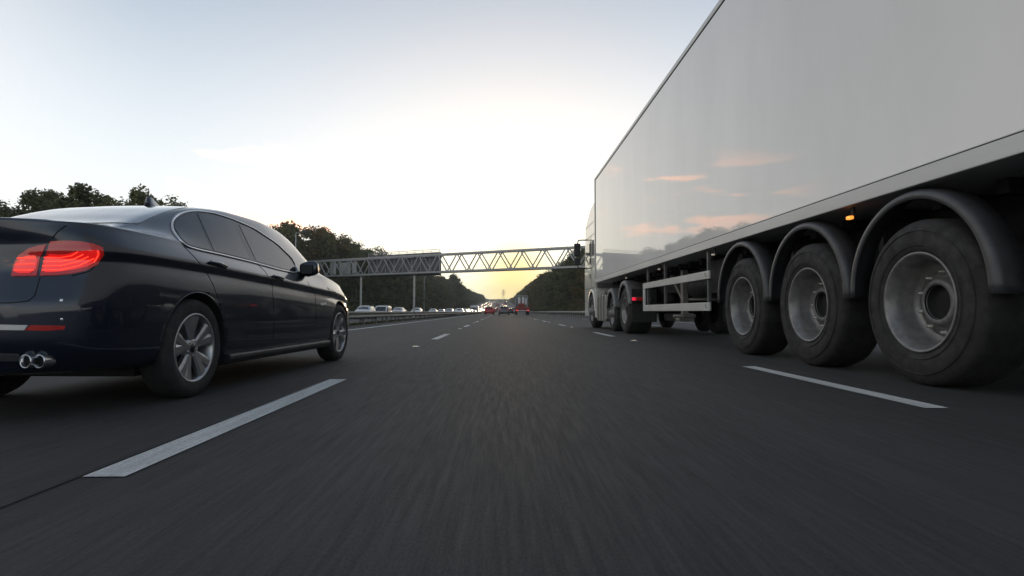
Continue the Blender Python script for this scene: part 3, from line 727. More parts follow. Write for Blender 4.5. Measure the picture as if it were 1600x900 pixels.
# rear window, windscreen (roof seen from above)
rw = [(-.55, .80), (0, .72), (.55, .80), (.60, .86), (.515, 1.52), (.45, 1.565), (0, 1.60), (-.45, 1.565), (-.515, 1.52), (-.60, .86)]
patch(rw, .04, lambda x, y, d=0: top_pt(x, y, .004+d), .006).build('rear_window', M['rearglass'], car)
ws = [(-.66, 3.66), (0, 3.80), (.66, 3.66), (.56, 3.12), (0, 3.02), (-.56, 3.12)]
patch(ws, .05, lambda x, y, d=0: top_pt(x, y, .004+d), .006).build('windscreen', M['glass'], car)
# tail lights
outer = [(79, 377), (101, 376), (124, 377), (145, 381), (160, 387), (162, 397), (152, 414), (134, 423), (112, 428), (90, 430.5), (63, 431), (69, 408)]
inner = [(73, 382), (60, 384), (46, 388), (30, 399), (22, 414), (18.5, 432), (57.5, 431.5), (63.5, 402)]
lo, _ = wpx('tail_light', outer, M['lens'], off=.007, step=3, rit=0, th=.012)
li, _ = wpx('tail_light', inner, M['lens'], off=.007, step=3, rit=0, th=.012)
a = patch([(72, 396), (100, 398), (118, 393), (154, 390), (157, 398), (148, 411), (132, 419), (90, 426), (66, 427)], 3, pxf(.010), 0, False, 1).build('lit_lens', M['lens_hot'], lo)
a = patch([(40, 399), (62, 399), (56, 428), (22, 428), (25, 412)], 3, pxf(.010), 0, False, 1).build('lit_lens', M['lens_hot'], li)
def bar(pts, r_, par): 
    P = densify(pts, 3, False); b = MB(); b.tube([on_car(p[0], p[1], .012) for p in P], r_, 6); b.build('light_bar', M['led'], par)
for k in range(4): bar([(70-k*1.0, 402+k*7), (96, 402.5+k*6.6), (112+k*4, 399+k*5.6), (122+k*8, 393+k*3.5)], .0022 if k else .0016, lo)
bar([(152, 392), (153, 397), (146, 410)], .0022, lo)
for k in range(3): bar([(29-k*2.2, 404+k*9.5), (40, 403+k*10), (57-k*1.5, 402.5+k*10.2)], .0024, li)
wpx('rear_reflector', [(48, 508), (102.6, 509), (100, 515), (70, 517), (39, 516)], M['reflector'], off=.004, step=2.5, rit=0)
wpx('bumper_trim', [(-60, 506), (44, 508), (38, 516), (-60, 515)], M['satin'], off=.003, step=3, rit=0)
wpx('diffuser_trim', [(-60, 551), (30, 553.5), (32, 564), (-60, 564)], M['satin'], off=.003, step=3, rit=0)
# shut lines
for pts in ([(287, 385), (305, 403), (322, 424), (334, 447), (342, 470), (348, 500), (352, 528)], [(400, 411), (414, 424), (425, 442), (427, 470), (428, 500), (427, 530)],
            [(352, 533), (400, 531.5), (450, 530), (500, 527)], [(82, 372), (90, 362), (104, 352)], [(480, 440), (492, 460), (494, 480), (492, 505)],
            [(63, 432), (54, 462), (45, 470), (20, 473), (-40, 474)], [(112, 431), (140, 424), (166, 398)]):
    P = densify(pts, 4, False); b = MB(); b.tube([on_car(p[0], p[1], -.0005) for p in P], .0035, 5); b.build('shut_line', M['seam'], car)
# sill with its crease
b = MB(); sill = [(.80, .17), (.935, .19), (.95, .225), (.948, .25), (.93, .262), (.80, .262)]
for sg in (1, -1):
    b = MB(); b.prism([(x*sg, z) for x, z in sill], 1.50, 3.66, 'xz'); b.build('sill', M['blackpl'], car, bevel=.008)
# door handles
for px0, py0, px1, py1 in ((327, 411, 351, 418), (426, 432.5, 440, 437)):
    a_ = on_car(px0, py0, .014); c_ = on_car(px1, py1, .014); am = on_car((px0+px1)/2, (py0+py1)/2, .022); r0 = on_car(px0, py0, 0); r1 = on_car(px1, py1, 0)
    cup = [(px0+3, py0+4), (px1-3, py1-3), (px1-5, py1+5), (px0+9, py0+8)]
    for sg in (1, -1):
        b = MB(); T = lambda v: (v.x*sg, v.y, v.z)
        b.tube([T(r0), T(a_), T(am), T(c_), T(r1)], .012, 8, rr=[.012, .013, .014, .012, .009]); h = b.build('door_handle', M['paint'], car)
        b = MB(); b.tube([T(a_+Vector((.012, 0, .006))), T(am+Vector((.014, 0, .009))), T(c_+Vector((.012, 0, .006)))], .006, 6); b.build('handle_trim', M['chrome'], h)
# wing mirrors
o3 = CI @ Vector((0, 0, CAMH))
for sg in (1, -1):
    mx, my, mz = 1.00, 3.00, 1.01
    b = MB(); prof = [(0, .0), (.06, .02), (.10, .06), (.115, .11), (.10, .15), (.05, .16), (0, .155)]
    # rounded shell, wider at the outer end
    rings = []
    for i in range(9):
        t = i/8; wdt = .84+.20*t; hh = .072*(math.sin(PI*(.12+.76*t))**.4)*(1+.15*t); dd = .085*(math.sin(PI*(.10+.74*t))**.5)
        rings.append([(sg*wdt, my+dd*.9*math.cos(a)*(1 if math.cos(a) > 0 else .42)+.02*t, mz+.01*t+hh*math.sin(a)) for a in [q*2*PI/18 for q in range(18)]])
    vs = [v for g in rings for v in g]; fs = [(i*18+q, i*18+(q+1) % 18, (i+1)*18+(q+1) % 18, (i+1)*18+q) for i in range(8) for q in range(18)]+[tuple(range(18)), tuple(8*18+q for q in range(18))]
    b.add(vs, fs, True); wmr = b.build('wing_mirror', M['paint'], car)
    b = MB(); b.prism([(sg*(.86), mz-.045), (sg*1.00, mz-.05), (sg*1.015, mz+.04), (sg*.87, mz+.045)], my-.045, my-.035, 'xz'); b.build('mirror_glass', M['glass'], wmr)
    b = MB(); b.tube([(sg*.82, my+.10, .965), (sg*.92, my+.06, .955), (sg*.97, my+.03, .965)], .02, 8); b.build('mirror_arm', M['blackpl'], wmr)
# shark fin aerial
b = MB(); pr = [(0, 0), (.24, 0), (.22, .012), (.07, .085), (.03, .09)]
base = top_pt(0, 1.66, -.003)
vs = []; 
for x_, sc_ in ((-.036, 0), (-.012, 1), (.012, 1), (.036, 0)):
    for y_, z_ in pr: vs.append((x_, y_, z_ if sc_ else min(z_, .004)))
fs = [(i*5+j, i*5+(j+1) % 5, (i+1)*5+(j+1) % 5, (i+1)*5+j) for i in range(3) for j in range(5)]+[(0,1,2,3,4), (15,16,17,18,19)]
b.add(vs, fs, True); b.build('roof_aerial', M['paint'], car, loc=base)
# exhausts
def at_depth(px, py, ylocal):
    o = CI @ Vector((0, 0, CAMH)); d = (CI @ (Vector((0,0,CAMH))+ray(px, py)))-o; t = (ylocal-o.y)/d.y; return o+d*t
for px in (52, 73):
    p = on_car(px, 563.5, 0); p.y -= .05
    for sg in (1, -1):
        b = MB(); r_ = .034; q = Vector((p.x*sg, p.y, p.z)); n = 28; ring = []
        prof = [(r_-.004, .07), (r_-.005, .004), (r_, 0), (r_+.001, .008), (r_, .075)]
        vs = []; k = len(prof)
        for t in range(n): a = 2*PI*t/n; vs += [(q.x+pr_*math.cos(a), q.y+yy_, q.z+pr_*math.sin(a)) for pr_, yy_ in prof]
        fs = [(t*k+i, t*k+i+1, ((t+1) % n)*k+i+1, ((t+1) % n)*k+i) for t in range(n) for i in range(k-1)]
        b.add(vs, fs, True); ex = b.build('exhaust_pipe', M['chrome'], car)
        b = MB(); b.add([(q.x+(r_-.004)*math.cos(2*PI*t/n), q.y+.03, q.z+(r_-.004)*math.sin(2*PI*t/n)) for t in range(n)], [tuple(range(n))]); b.build('pipe_bore', M['seam'], ex)
for px, py in ((96, 469), (96.5, 499)):  # two tiny bright chrome discs on the rear corner
    p = on_car(px, py, .001); nrm = (on_car(px, py, .01)-on_car(px, py, 0)).normalized(); u = nrm.orthogonal(); v_ = nrm.cross(u)
    b = MB(); b.add([p+nrm*.003]+[p+(u*math.cos(t*PI/6)+v_*math.sin(t*PI/6))*.006 for t in range(12)], [(0, 1+t, 1+(t+1) % 12) for t in range(12)], True); b.build('chrome_dot', M['chrome'], car)
b = MB(); b.box((0, .055, .83), (.52, .01, .11)); b.build('number_plate', M['plate'], car, bevel=.003)
wpx('side_indicator', [(500, 473.5), (510, 472), (510.5, 475.5), (501, 477.5)], M['chrome'], off=.004, step=2, rit=0)
wpx('headlight', [(511, 449), (520, 453), (527, 459), (524, 460), (516, 456)], M['glass'], off=.004, step=2, rit=0)
# wheel arch lips
for a in SALOON['ax']:
    Q = [side_pt(a+.363*math.cos(t), SALOON['wr']+.012+.363*math.sin(t), .0) for t in [R(-12)+R(204)*k/60 for k in range(61)]]
    for sg in (1, -1):
        b = MB(); b.tube([(q.x*sg-.003*sg, q.y, q.z) for q in Q], .005, 6); b.build('arch_lip', M['paint'], car)
def car_wheel(S_R, width, rimr, parent, loc, sg, fancy=True, rot=0):
    e_ = MB(); w2 = width/2
    prof = [(rimr-.02, -w2*.7), (rimr+.01, -w2*.93), (S_R-.045, -w2), (S_R-.012, -w2*.88), (S_R, -w2*.62), (S_R, w2*.62), (S_R-.012, w2*.88), (S_R-.045, w2), (rimr+.03, w2*1.0), (rimr+.012, w2*.97), (rimr-.002, w2*.90)]
    e_.lathe([(r, x*sg) for r, x in prof], n=56)
    if fancy:
        for q in (-.4, -.13, .13, .4): e_.lathe([(S_R+.0005, (q*w2*1.2-.004)), (S_R-.004, q*w2*1.2), (S_R+.0005, q*w2*1.2+.004)], n=40)
    wh = e_.build('wheel', M['rubber'], parent, loc=loc)
    r_ = MB(); r_.lathe([(rimr+.001, w2*.90*sg), (rimr-.004, w2*.96*sg), (rimr-.016, w2*.93*sg), (rimr-.024, w2*.75*sg), (rimr-.04, -w2*.2*sg), (rimr-.04, -w2*.8*sg)], n=56)
    if fancy:
        for k in range(5):
            for dv in (-.16, .16):
                a = rot+k*2*PI/5; a0 = a+dv*.55; a1 = a+dv*1.35; r0, r1 = .045, rimr-.016
                def pt(r, a_, x): return (x*sg, r*math.cos(a_), r*math.sin(a_))
                w0 = .028; w1 = .046; vs = []
                for r, aa, ww, xo, th in ((r0, a0, w0, w2*.70, .05), ((r0+r1)/2, (a0+a1)/2, (w0+w1)/2*1.0, w2*.80, .045), (r1, a1, w1, w2*.88, .03)):
                    da = ww/r/1.0; da = min(da, .45)
                    vs += [pt(r, aa-da, xo-.012), pt(r, aa-da*.5, xo), pt(r, aa+da*.5, xo), pt(r, aa+da, xo-.012), pt(r, aa+da, xo-th), pt(r, aa-da, xo-th)]
                fs = [(i*6+j, i*6+(j+1) % 6, (i+1)*6+(j+1) % 6, (i+1)*6+j) for i in range(2) for j in range(6)]
                r_.add(vs, fs, False)
        r_.lathe([(0, w2*.74*sg), (.05, w2*.73*sg), (.068, w2*.66*sg), (.072, w2*.3*sg)], n=32)
        for k in range(5):
            a = rot+k*2*PI/5+PI/5; c = (w2*.72*sg, .052*math.cos(a), .052*math.sin(a)); r_.lathe([(0, .004*sg), (.008, .003*sg), (.009, -.01*sg)], c=c, n=8)
    else: r_.lathe([(0, w2*.6*sg), (rimr*.5, w2*.75*sg), (rimr-.02, w2*.7*sg)], n=24)
    rim = r_.build('rim', M['alloy'], wh)
    if fancy:
        c_ = MB(); c_.lathe([(0, w2*.79*sg), (.028, w2*.785*sg), (.031, w2*.75*sg), (.031, w2*.6*sg)], n=28); cap = c_.build('hub_cap', M['pillar'], wh)
        d_ = MB(); d_.lathe([(.06, 0), (.165, 0), (.165, -.02*sg), (.06, -.02*sg)], n=40); d_.build('brake_disc', M['disc'], wh)
        d_ = MB(); d_.box((.0, -.13, .02), (.07, .07, .16)); d_.build('brake_caliper', M['disc'], wh, bevel=.01)
    return wh
for a, rt in zip(SALOON['ax'], (.45, 1.0)):
    for sg in (1, -1): car_wheel(.333, .235, .236, car, (sg*.798, a, .333), sg, True, rt)
# underside
b = MB(); b.box((0, 2.5, .22), (1.3, 3.4, .10)); b.box((0, .62, .36), (1.2, .5, .14)); b.tube([(-.62, 1.1, .31), (.62, 1.1, .31)], .05, 8); b.tube([(-.62, 4.07, .31), (.62, 4.07, .31)], .04, 8)
b.build('underbody', M['chassis'], car, bevel=.01)

# ------------------------------------------------------------------ the lorry
XS = 3.10; XE = 5.98
LY0 = 1.0; LYF = 18.95; ZB, ZT = 1.495, 4.98
lorry = empty('articulated_lorry', (4.55, 9.5, 0)); tag(lorry, 'articulated lorry with a long plain white box trailer in the right lane', 'lorry')
LO = Vector((-4.55, -9.5, 0))
class LB(MB):
    def build(s, name, mats, parent=None, bevel=0, loc=None):
        if parent is None: parent = lorry
        s.v = [(v[0]-4.55, v[1]-9.5, v[2]) for v in s.v] if not getattr(s, 'local', False) else s.v
        return MB.build(s, name, mats, parent, bevel, loc)
b = LB()                                     # side panel as a finely divided skin so its slight waviness reflects
b.bb(XS+.012, XE-.012, LY0, LYF, ZB+.13, ZT-.09); tb = b.build('trailer_body', M['trailer'], bevel=.012)
b = LB(); b.bb(XS-.004, XE+.004, LY0-.02, LYF+.01, ZB, ZB+.125); b.build('bottom_rail', M['rail'], bevel=.008)
b = LB(); b.bb(XS+.006, XE-.006, LY0-.01, LYF-.01, ZB+.122, ZB+.134); b.build('rail_gap', M['seam'])
b = LB(); b.bb(XS-.004, XE+.004, LY0-.02, LYF+.01, ZT-.085, ZT); b.build('top_rail', M['rail'], bevel=.01)
b = LB(); b.bb(XS+.004, XE-.004, LY0, LYF, ZT-.094, ZT-.083); b.build('rail_gap', M['seam'])
b = LB(); b.bb(XS-.006, XS+.05, LYF-.10, LYF+.02, ZB, ZT); b.build('corner_post', M['rail'], bevel=.01)
b = LB(); b.bb(XS+.008, XS+.05, LYF-.125, LYF-.103, ZB+.12, ZT-.09); b.build('post_gap', M['seam'])
b = LB(); b.bb(XE-.05, XE+.006, LYF-.10, LYF+.02, ZB, ZT); b.build('corner_post', M['rail'], bevel=.01)
b = LB()
for x in (4.0, 5.08): b.bb(x-.07, x+.07, LY0+.2, 18.2, .98, 1.45)
y = LY0+.5
while y < 18.5: b.bb(XS+.45, XE-.45, y-.05, y+.05, 1.38, 1.49); y += .62
b.build('chassis_frame', M['chassis'], bevel=.006)
# trailer wheels
WR = .622
def lorry_wheel(name, y, r, sg, dish, rimr, face_x, width, mt='rubber_t', hubout=False, rot=0):
    """face_x = plane of the outer sidewall; sg=-1 outer face looks to -X"""
    t = MB(); s = sg
    x = lambda d: s*(-d)          # d = depth behind the face
    w = width
    prof = [(rimr-.01, x(.03)), (rimr+.012, x(.004)), (rimr+.04, x(-.006)), (rimr+.09, x(-.014)), (r-.10, x(-.012)), (r-.05, x(.004)), (r-.02, x(.018)), (r-.004, x(.045)), (r, x(.075)), (r, x(w-.075)), (r-.02, x(w-.02)), (r-.06, x(w)), (rimr, x(w-.02))]
    t.lathe(prof, n=80)
    for q in (.27, .5, .73): t.lathe([(r+.001, x(w*q-.009)), (r-.012, x(w*q-.004)), (r-.012, x(w*q+.004)), (r+.001, x(w*q+.009))], n=60)
    for q in (rimr+.055, r-.085): t.lathe([(q-.005, x(-.010)), (q, x(-.0175)), (q+.005, x(-.010))], n=80)     # moulded sidewall ribs
    nb = 26
    for k in range(nb):                                                                                        # shoulder blocks
        a = 2*PI*k/nb
    o = t.build(name, M[mt], lorry, loc=(face_x-4.55, y-9.5, r))
    m_ = MB()
    m_.lathe([(rimr-.004, x(.03)), (rimr+.006, x(.0)), (rimr+.002, x(-.006)), (rimr-.014, x(.0)), (rimr-.02, x(.02)), (rimr-.045, x(.05)), (rimr-.052, x(.11)), (rimr-.060, x(dish-.035)), (rimr-.075, x(dish-.010)), (rimr-.095, x(dish)), (rimr*.60, x(dish+.004)), (rimr*.56, x(dish-.0)), (rimr*.50, x(dish+.0)), (rimr*.50, x(dish+.05))], n=72)
    rm = m_.build('rim', M['steel'], o)
    h = MB(); hh = h; nh = 10
    for k in range(nh):
        a = rot+2*PI*k/nh; c = (x(dish+.006), rimr*.80*math.cos(a), rimr*.76*math.sin(a)); hh.lathe([(0, x(.0)), (.028, x(.0)), (.030, x(.006))], c=c, n=12)
    h.m = [1]*len(h.m); ho = dish-.075 if not hubout else dish-.13
    if not hubout: h.lathe([(rimr*.35, x(ho+.0)), (rimr*.33, x(dish-.01)), (rimr*.2, x(dish-.02)), (0, x(dish-.02))], n=40, mi=1)
    h.lathe([(rimr*.70, x(dish+.01)), (rimr*.69, x(dish-.012)), (rimr*.54, x(dish-.016)), (rimr*.50, x(dish-.03)), (rimr*.47, x(ho+.015)), (rimr*.44, x(ho)), (rimr*.36, x(ho-.004)), (rimr*.34, x(ho+.02))] if not hubout else
            [(rimr*.6, x(dish)), (rimr*.42, x(dish-.02)), (rimr*.36, x(ho)), (rimr*.2, x(ho-.03)), (0, x(ho-.035))], n=48)
    n = h
    for k in range(10):
        a = rot+2*PI*(k+.5)/10; c = (x(dish-.012), rimr*.615*math.cos(a), rimr*.615*math.sin(a)); n.lathe([(0, x(-.045)), (.014, x(-.042)), (.018, x(-.012)), (.021, x(-.010)), (.021, x(.01))], c=c, n=6, mi=2)
    h.build('hub', [M['hub'], M['seam'], M['nut']], o)
    return o
tw = [4.26, 5.82, 7.40]
for k, y in enumerate(tw):
    lorry_wheel('wheel', y, WR, -1, .225, .372, XS+.02, .42, rot=.3*k)
    lorry_wheel('wheel', y, WR, 1, .225, .372, XE-.02, .42, rot=.3*k)
# mudguards
def arc_guard(y, zc, r, a0, a1, x0, x1, th, lip, name='mudguard', m_='mudg', n=36):
    b = LB(); vs = []; fs = []
    prof = [(x0+.012, r-lip), (x0, r-lip+.01), (x0, r-.02), (x0+.02, r), (x0+.05, r+.006), (x1, r+.006), (x1, r+.006-th), (x0+.045, r-th), (x0+.018, r-.022), (x0+.016, r-lip+.006)]
    k = len(prof)
    for i in range(n+1):
        a = a0+(a1-a0)*i/n
        for x, q in prof: vs.append((x, y+q*math.cos(a), zc+q*math.sin(a)))
    for i in range(n):
        for j in range(k): fs.append((i*k+j, i*k+(j+1) % k, (i+1)*k+(j+1) % k, (i+1)*k+j))
    fs += [tuple(range(k)), tuple(n*k+j for j in range(k))]
    b.add(vs, fs, True); return b.build(name, M[m_])
for y in tw:
    arc_guard(y+.05, WR+.08, .765, R(-2), R(183), XS-.0, XS+.19, .012, .072)
    arc_guard(y+.05, WR+.08, .765, R(-2), R(183), XE-.45, XE, .012, .012)
    b = LB(); b.bb(XS+.3, XS+.34, y-.78, y-.72, .72, 1.45); b.build('guard_bracket', M['chassis'])
for y in tw:
    b = LB(); b.tube([(XS+.35, y, WR), (XE-.35, y, WR)], .075, 12); b.bb(4.0-.11, 4.0+.11, y-.1, y+.65, .72, .90); b.bb(5.08-.11, 5.08+.11, y-.1, y+.65, .72, .9)
    b.lathe([(0, .60), (.13, .60), (.15, .68), (.12, .78), (.15, .88), (.13, .98), (0, .98)], c=(4.0, y-.35, 0), n=16, axis='z'); b.lathe([(0, .60), (.13, .60), (.15, .68), (.12, .78), (.15, .88), (.13, .98), (0, .98)], c=(5.08, y-.35, 0), n=16, axis='z')
    b.build('axle', M['chassis'])
    b = LB(); b.tube([(3.72, y+.12, .80), (3.72, y+.42, .80)], .10, 12); b.build('brake_chamber', M['chassis'])
b = LB(); b.bb(XS+.3, XS+.34, 3.22, 3.28, .3, 1.45); b.bb(XS+.12, XS+.6, 3.24, 3.26, .22, .85); b.build('mud_flap', M['rubber'])
b = LB(); b.bb(XS+.35, XS+.7, 2.2, 3.0, .9, 1.4); b.build('rear_locker', M['chassis'], bevel=.02)
b = LB(); b.bb(XS+.1, XE-.1, 1.0, 1.12, .5, .62); b.bb(4, 4.1, 1, 1.1, .6, 1.45); b.bb(5, 5.1, 1, 1.1, .6, 1.45); b.build('underrun_bar', M['alu'])
b = LB(); b.bb(3.5, 5.6, 8.3, 9.6, .85, 1.4); b.tube([(3.75, 9.9, 1.0), (3.75, 11.0, 1.0)], .19, 16); b.tube([(5.35, 8.9, 1.0), (5.35, 11.0, 1.0)], .19, 16); b.build('air_tanks', M['chassis'], bevel=.02)
# side guards
GY0, GY1 = X_at(0, 1)*0+8.58, 12.62
for xx, sg in ((XS+.02, 1), (XE-.02, -1)):
    b = LB(); b.bb(xx, xx+.03*sg, GY0, GY1, 1.048, 1.17); b.build('side_guard', M['alu'], bevel=.006)
    b = LB(); b.bb(xx, xx+.03*sg, GY0, GY1, .562, .692); b.build('side_guard', M['alu'], bevel=.006)
    b = LB(); b.bb(xx+.001*sg, xx+.028*sg, GY1-.15, GY1+.004, .694, 1.046); b.build('guard_end', M['alu'], bevel=.004)
    b = LB()
    for y in (8.72, 11.05, 12.35): b.bb(xx+.031*sg, xx+.075*sg, y-.03, y+.03, .58, 1.47)
    b.build('guard_post', M['galvd'])
    b = LB()
    for y in (8.72,):
        for z in (1.11, .63):
            for dz in (-.018, .018): b.lathe([(0, -.010*sg), (.009, -.008*sg), (.010, 0)], c=(xx, y+dz, z+dz), n=8)
    b.build('guard_bolts', M['chassis'])
# landing legs, spare
for xx in (3.75, 5.3):
    b = LB(); b.bb(xx-.06, xx+.06, 11.65, 11.78, .42, 1.45); b.bb(xx-.15, xx+.15, 11.58, 11.85, .36, .42); b.beam((xx, 11.7, .7), (xx, 12.6, 1.35), .05, .05); b.build('landing_leg', M['tank'], bevel=.01)
b = LB(); b.tube([(3.75, 11.7, .8), (5.3, 11.7, .8)], .03, 8); b.tube([(3.45, 11.5, .46), (3.9, 11.5, .46)], .035, 8); b.build('cross_shaft', M['tank'])
# marker lamps
for y, m_, nm in ((5.10, 'amber', 'lit amber side marker lamp'), (8.45, 'marker', None), (11.38, 'marker', None), (14.4, 'marker', None)):
    s = .015 if m_ == 'amber' else .011
    b = LB(); b.bb(XS+.02, XS+.06, y-s*2, y+s*2, 1.395-s, 1.395+s); o = b.build('side_marker_lamp', M[m_], bevel=.006)
    if nm: o['label'] = nm
    b = LB(); b.bb(XS+.06, XS+.08, y-.02, y+.02, 1.40, 1.49); b.build('lamp_bracket', M['chassis'])
# tractor unit
b = LB()
for x in (4.05, 5.03): b.bb(x-.05, x+.05, 13.5, 21.0, .78, 1.08)
b.bb(3.9, 5.2, 14.3, 15.6, 1.08, 1.38); b.bb(3.5, 5.6, 16.4, 17.3, .5, 1.0); b.build('tractor_frame', M['chassis'], bevel=.01)
lorry_wheel('wheel', 14.55, .585, -1, .13, .33, XS+.03, .58, rot=.2); lorry_wheel('wheel', 14.55, .585, 1, .13, .33, XE-.03, .58)
lorry_wheel('wheel', 16.3, .50, -1, .07, .30, XS+.06, .30, hubout=True); lorry_wheel('wheel', 16.3, .50, 1, .07, .3, XE-.06, .30, hubout=True)
lorry_wheel('wheel', 19.95, .56, -1, .05, .33, XS+.06, .32, hubout=True, rot=.1); lorry_wheel('wheel', 19.95, .56, 1, .05, .33, XE-.06, .32, hubout=True)
for x0, x1, lip in ((XS-.0, XS+.62, .12), (XE-.62, XE, .012)):
    arc_guard(14.6, .64, .70, R(20), R(172), x0, x1, .012, lip, m_='hub'); arc_guard(16.35, .58, .63, R(8), R(172), x0, x1, .012, lip, m_='hub')
for xx in (XS+.04, XE-.64):
    b = LB(); b.bb(xx, xx+.6, 13.78, 13.81, .30, 1.1); b.build('mud_flap', M['rubber'])
b = LB(); b.bb(XS+.05, XS+.45, 13.60, 13.74, .80, .90); b.build('tail_lamp_bracket', M['galvd'], bevel=.01)
b = LB(); b.bb(XS+.0, XS+.08, 13.54, 13.60, .815, .885); tl = b.build('tail_lamp', M['redlit'], bevel=.012)
b = LB(); b.bb(XS+.10, XS+.3, 13.545, 13.60, .81, .89); b.build('tail_lamp', M['reflector'], bevel=.01)
# side tank with straps, air cylinders
for sx, sg in ((XS+.05, 1), (XE-.05, -1)):
    b = LB(); b.prism([(17.25, .34), (17.25, .98), (17.35, 1.06), (18.85, 1.06), (18.95, .98), (18.95, .34), (18.85, .26), (17.35, .26)], sx, sx+.55*sg, 'yz'); tk = b.build('fuel_tank', M['tank'], bevel=.02)
    b = LB()
    for y in (17.6, 18.1, 18.6): b.bb(sx-.012*sg, sx+.3*sg, y-.03, y+.03, .25, 1.07)
    b.build('tank_strap', M['galvd'], tk)
    b = LB(); b.bb(sx-.02*sg, sx+.3*sg, 18.98, 19.22, .35, 1.25); b.build('step_panel', M['cabw'], bevel=.02)
# cab
CX0, CX1 = XS+.05, XE-.05
sec = [(19.32, 1.35), (19.28, 3.9), (19.35, 4.25), (20.2, 4.15), (21.25, 3.72), (21.42, 3.45), (21.56, 2.3), (21.62, 1.35), (21.62, .55), (21.5, .38), (20.75, .40), (20.70, .62)]
arch = [(19.95+.70*math.cos(R(a_)), .58+.72*math.sin(R(a_))) for a_ in range(2, 179, 8)]
sec2 = sec+arch+[(19.28, .62), (19.26, 1.2)]
b = LB(); b.prism(sec2, CX0, CX1, 'yz'); cab = b.build('cab', M['cabw'], bevel=.05)
b = LB(); b.bb(XS+.12, XE-.12, 19.22, 19.30, 1.35, 3.9); b.build('cab_rear_panel', M['hub'], cab)
def on_side(x, poly, name, m_, th=.012, par=cab, bev=.004):
    b = LB(); b.prism(poly, x-th, x+.01, 'yz'); return b.build(name, m_, par, bevel=bev)
on_side(CX0, [(20.15, 2.25), (20.15, 3.02), (20.95, 3.02), (21.28, 2.72), (21.34, 2.25)], 'side_window', M['glass'])
for zz in (1.37, 2.1, 3.2, 3.62): b = LB(); b.bb(CX0-.004, CX0+.02, 19.35, 21.40, zz-.008, zz+.008); b.build('panel_seam', M['seam'], cab)
b = LB(); b.bb(CX0-.004, CX0+.02, 20.04, 20.06, 1.4, 3.2); b.build('panel_seam', M['seam'], cab)
b = LB(); b.bb(CX0-.005, CX0+.02, 20.2, 20.42, 1.72, 1.90); b.build('door_handle', M['blackpl'], cab, bevel=.01)
on_side(CX0, [(19.5, 2.5), (19.5, 3.0), (19.85, 3.0), (19.85, 2.5)], 'sleeper_vent', M['blackpl'])
b = LB(); b.bb(CX0+.1, CX1-.1, 21.45, 21.60, 2.2, 3.3); b.build('windscreen', M['glass'], cab, bevel=.03)
arc_guard(19.95, .58, .74, R(0), R(180), XS+.02, XS+.42, .015, .08, name='wheel_arch', m_='cabw')
for sx, sg in ((CX0, -1), (CX1, 1)):
    b = LB(); b.tube([(sx, 21.2, 3.20), (sx+.26*sg, 21.42, 3.22), (sx+.30*sg, 21.45, 3.05)], .025, 8); b.tube([(sx, 21.2, 2.15), (sx+.26*sg, 21.42, 2.18), (sx+.30*sg, 21.45, 2.3)], .025, 8); b.build('mirror_bracket', M['blackpl'], cab)
    b = LB(); b.bb(sx+.18*sg, sx+.42*sg, 21.40, 21.50, 2.62, 3.10); mh = b.build('mirror_housing', M['blackpl'], cab, bevel=.03)
    b = LB(); b.bb(sx+.18*sg, sx+.42*sg, 21.40, 21.50, 2.28, 2.55); b.build('mirror_housing', M['blackpl'], cab, bevel=.03)

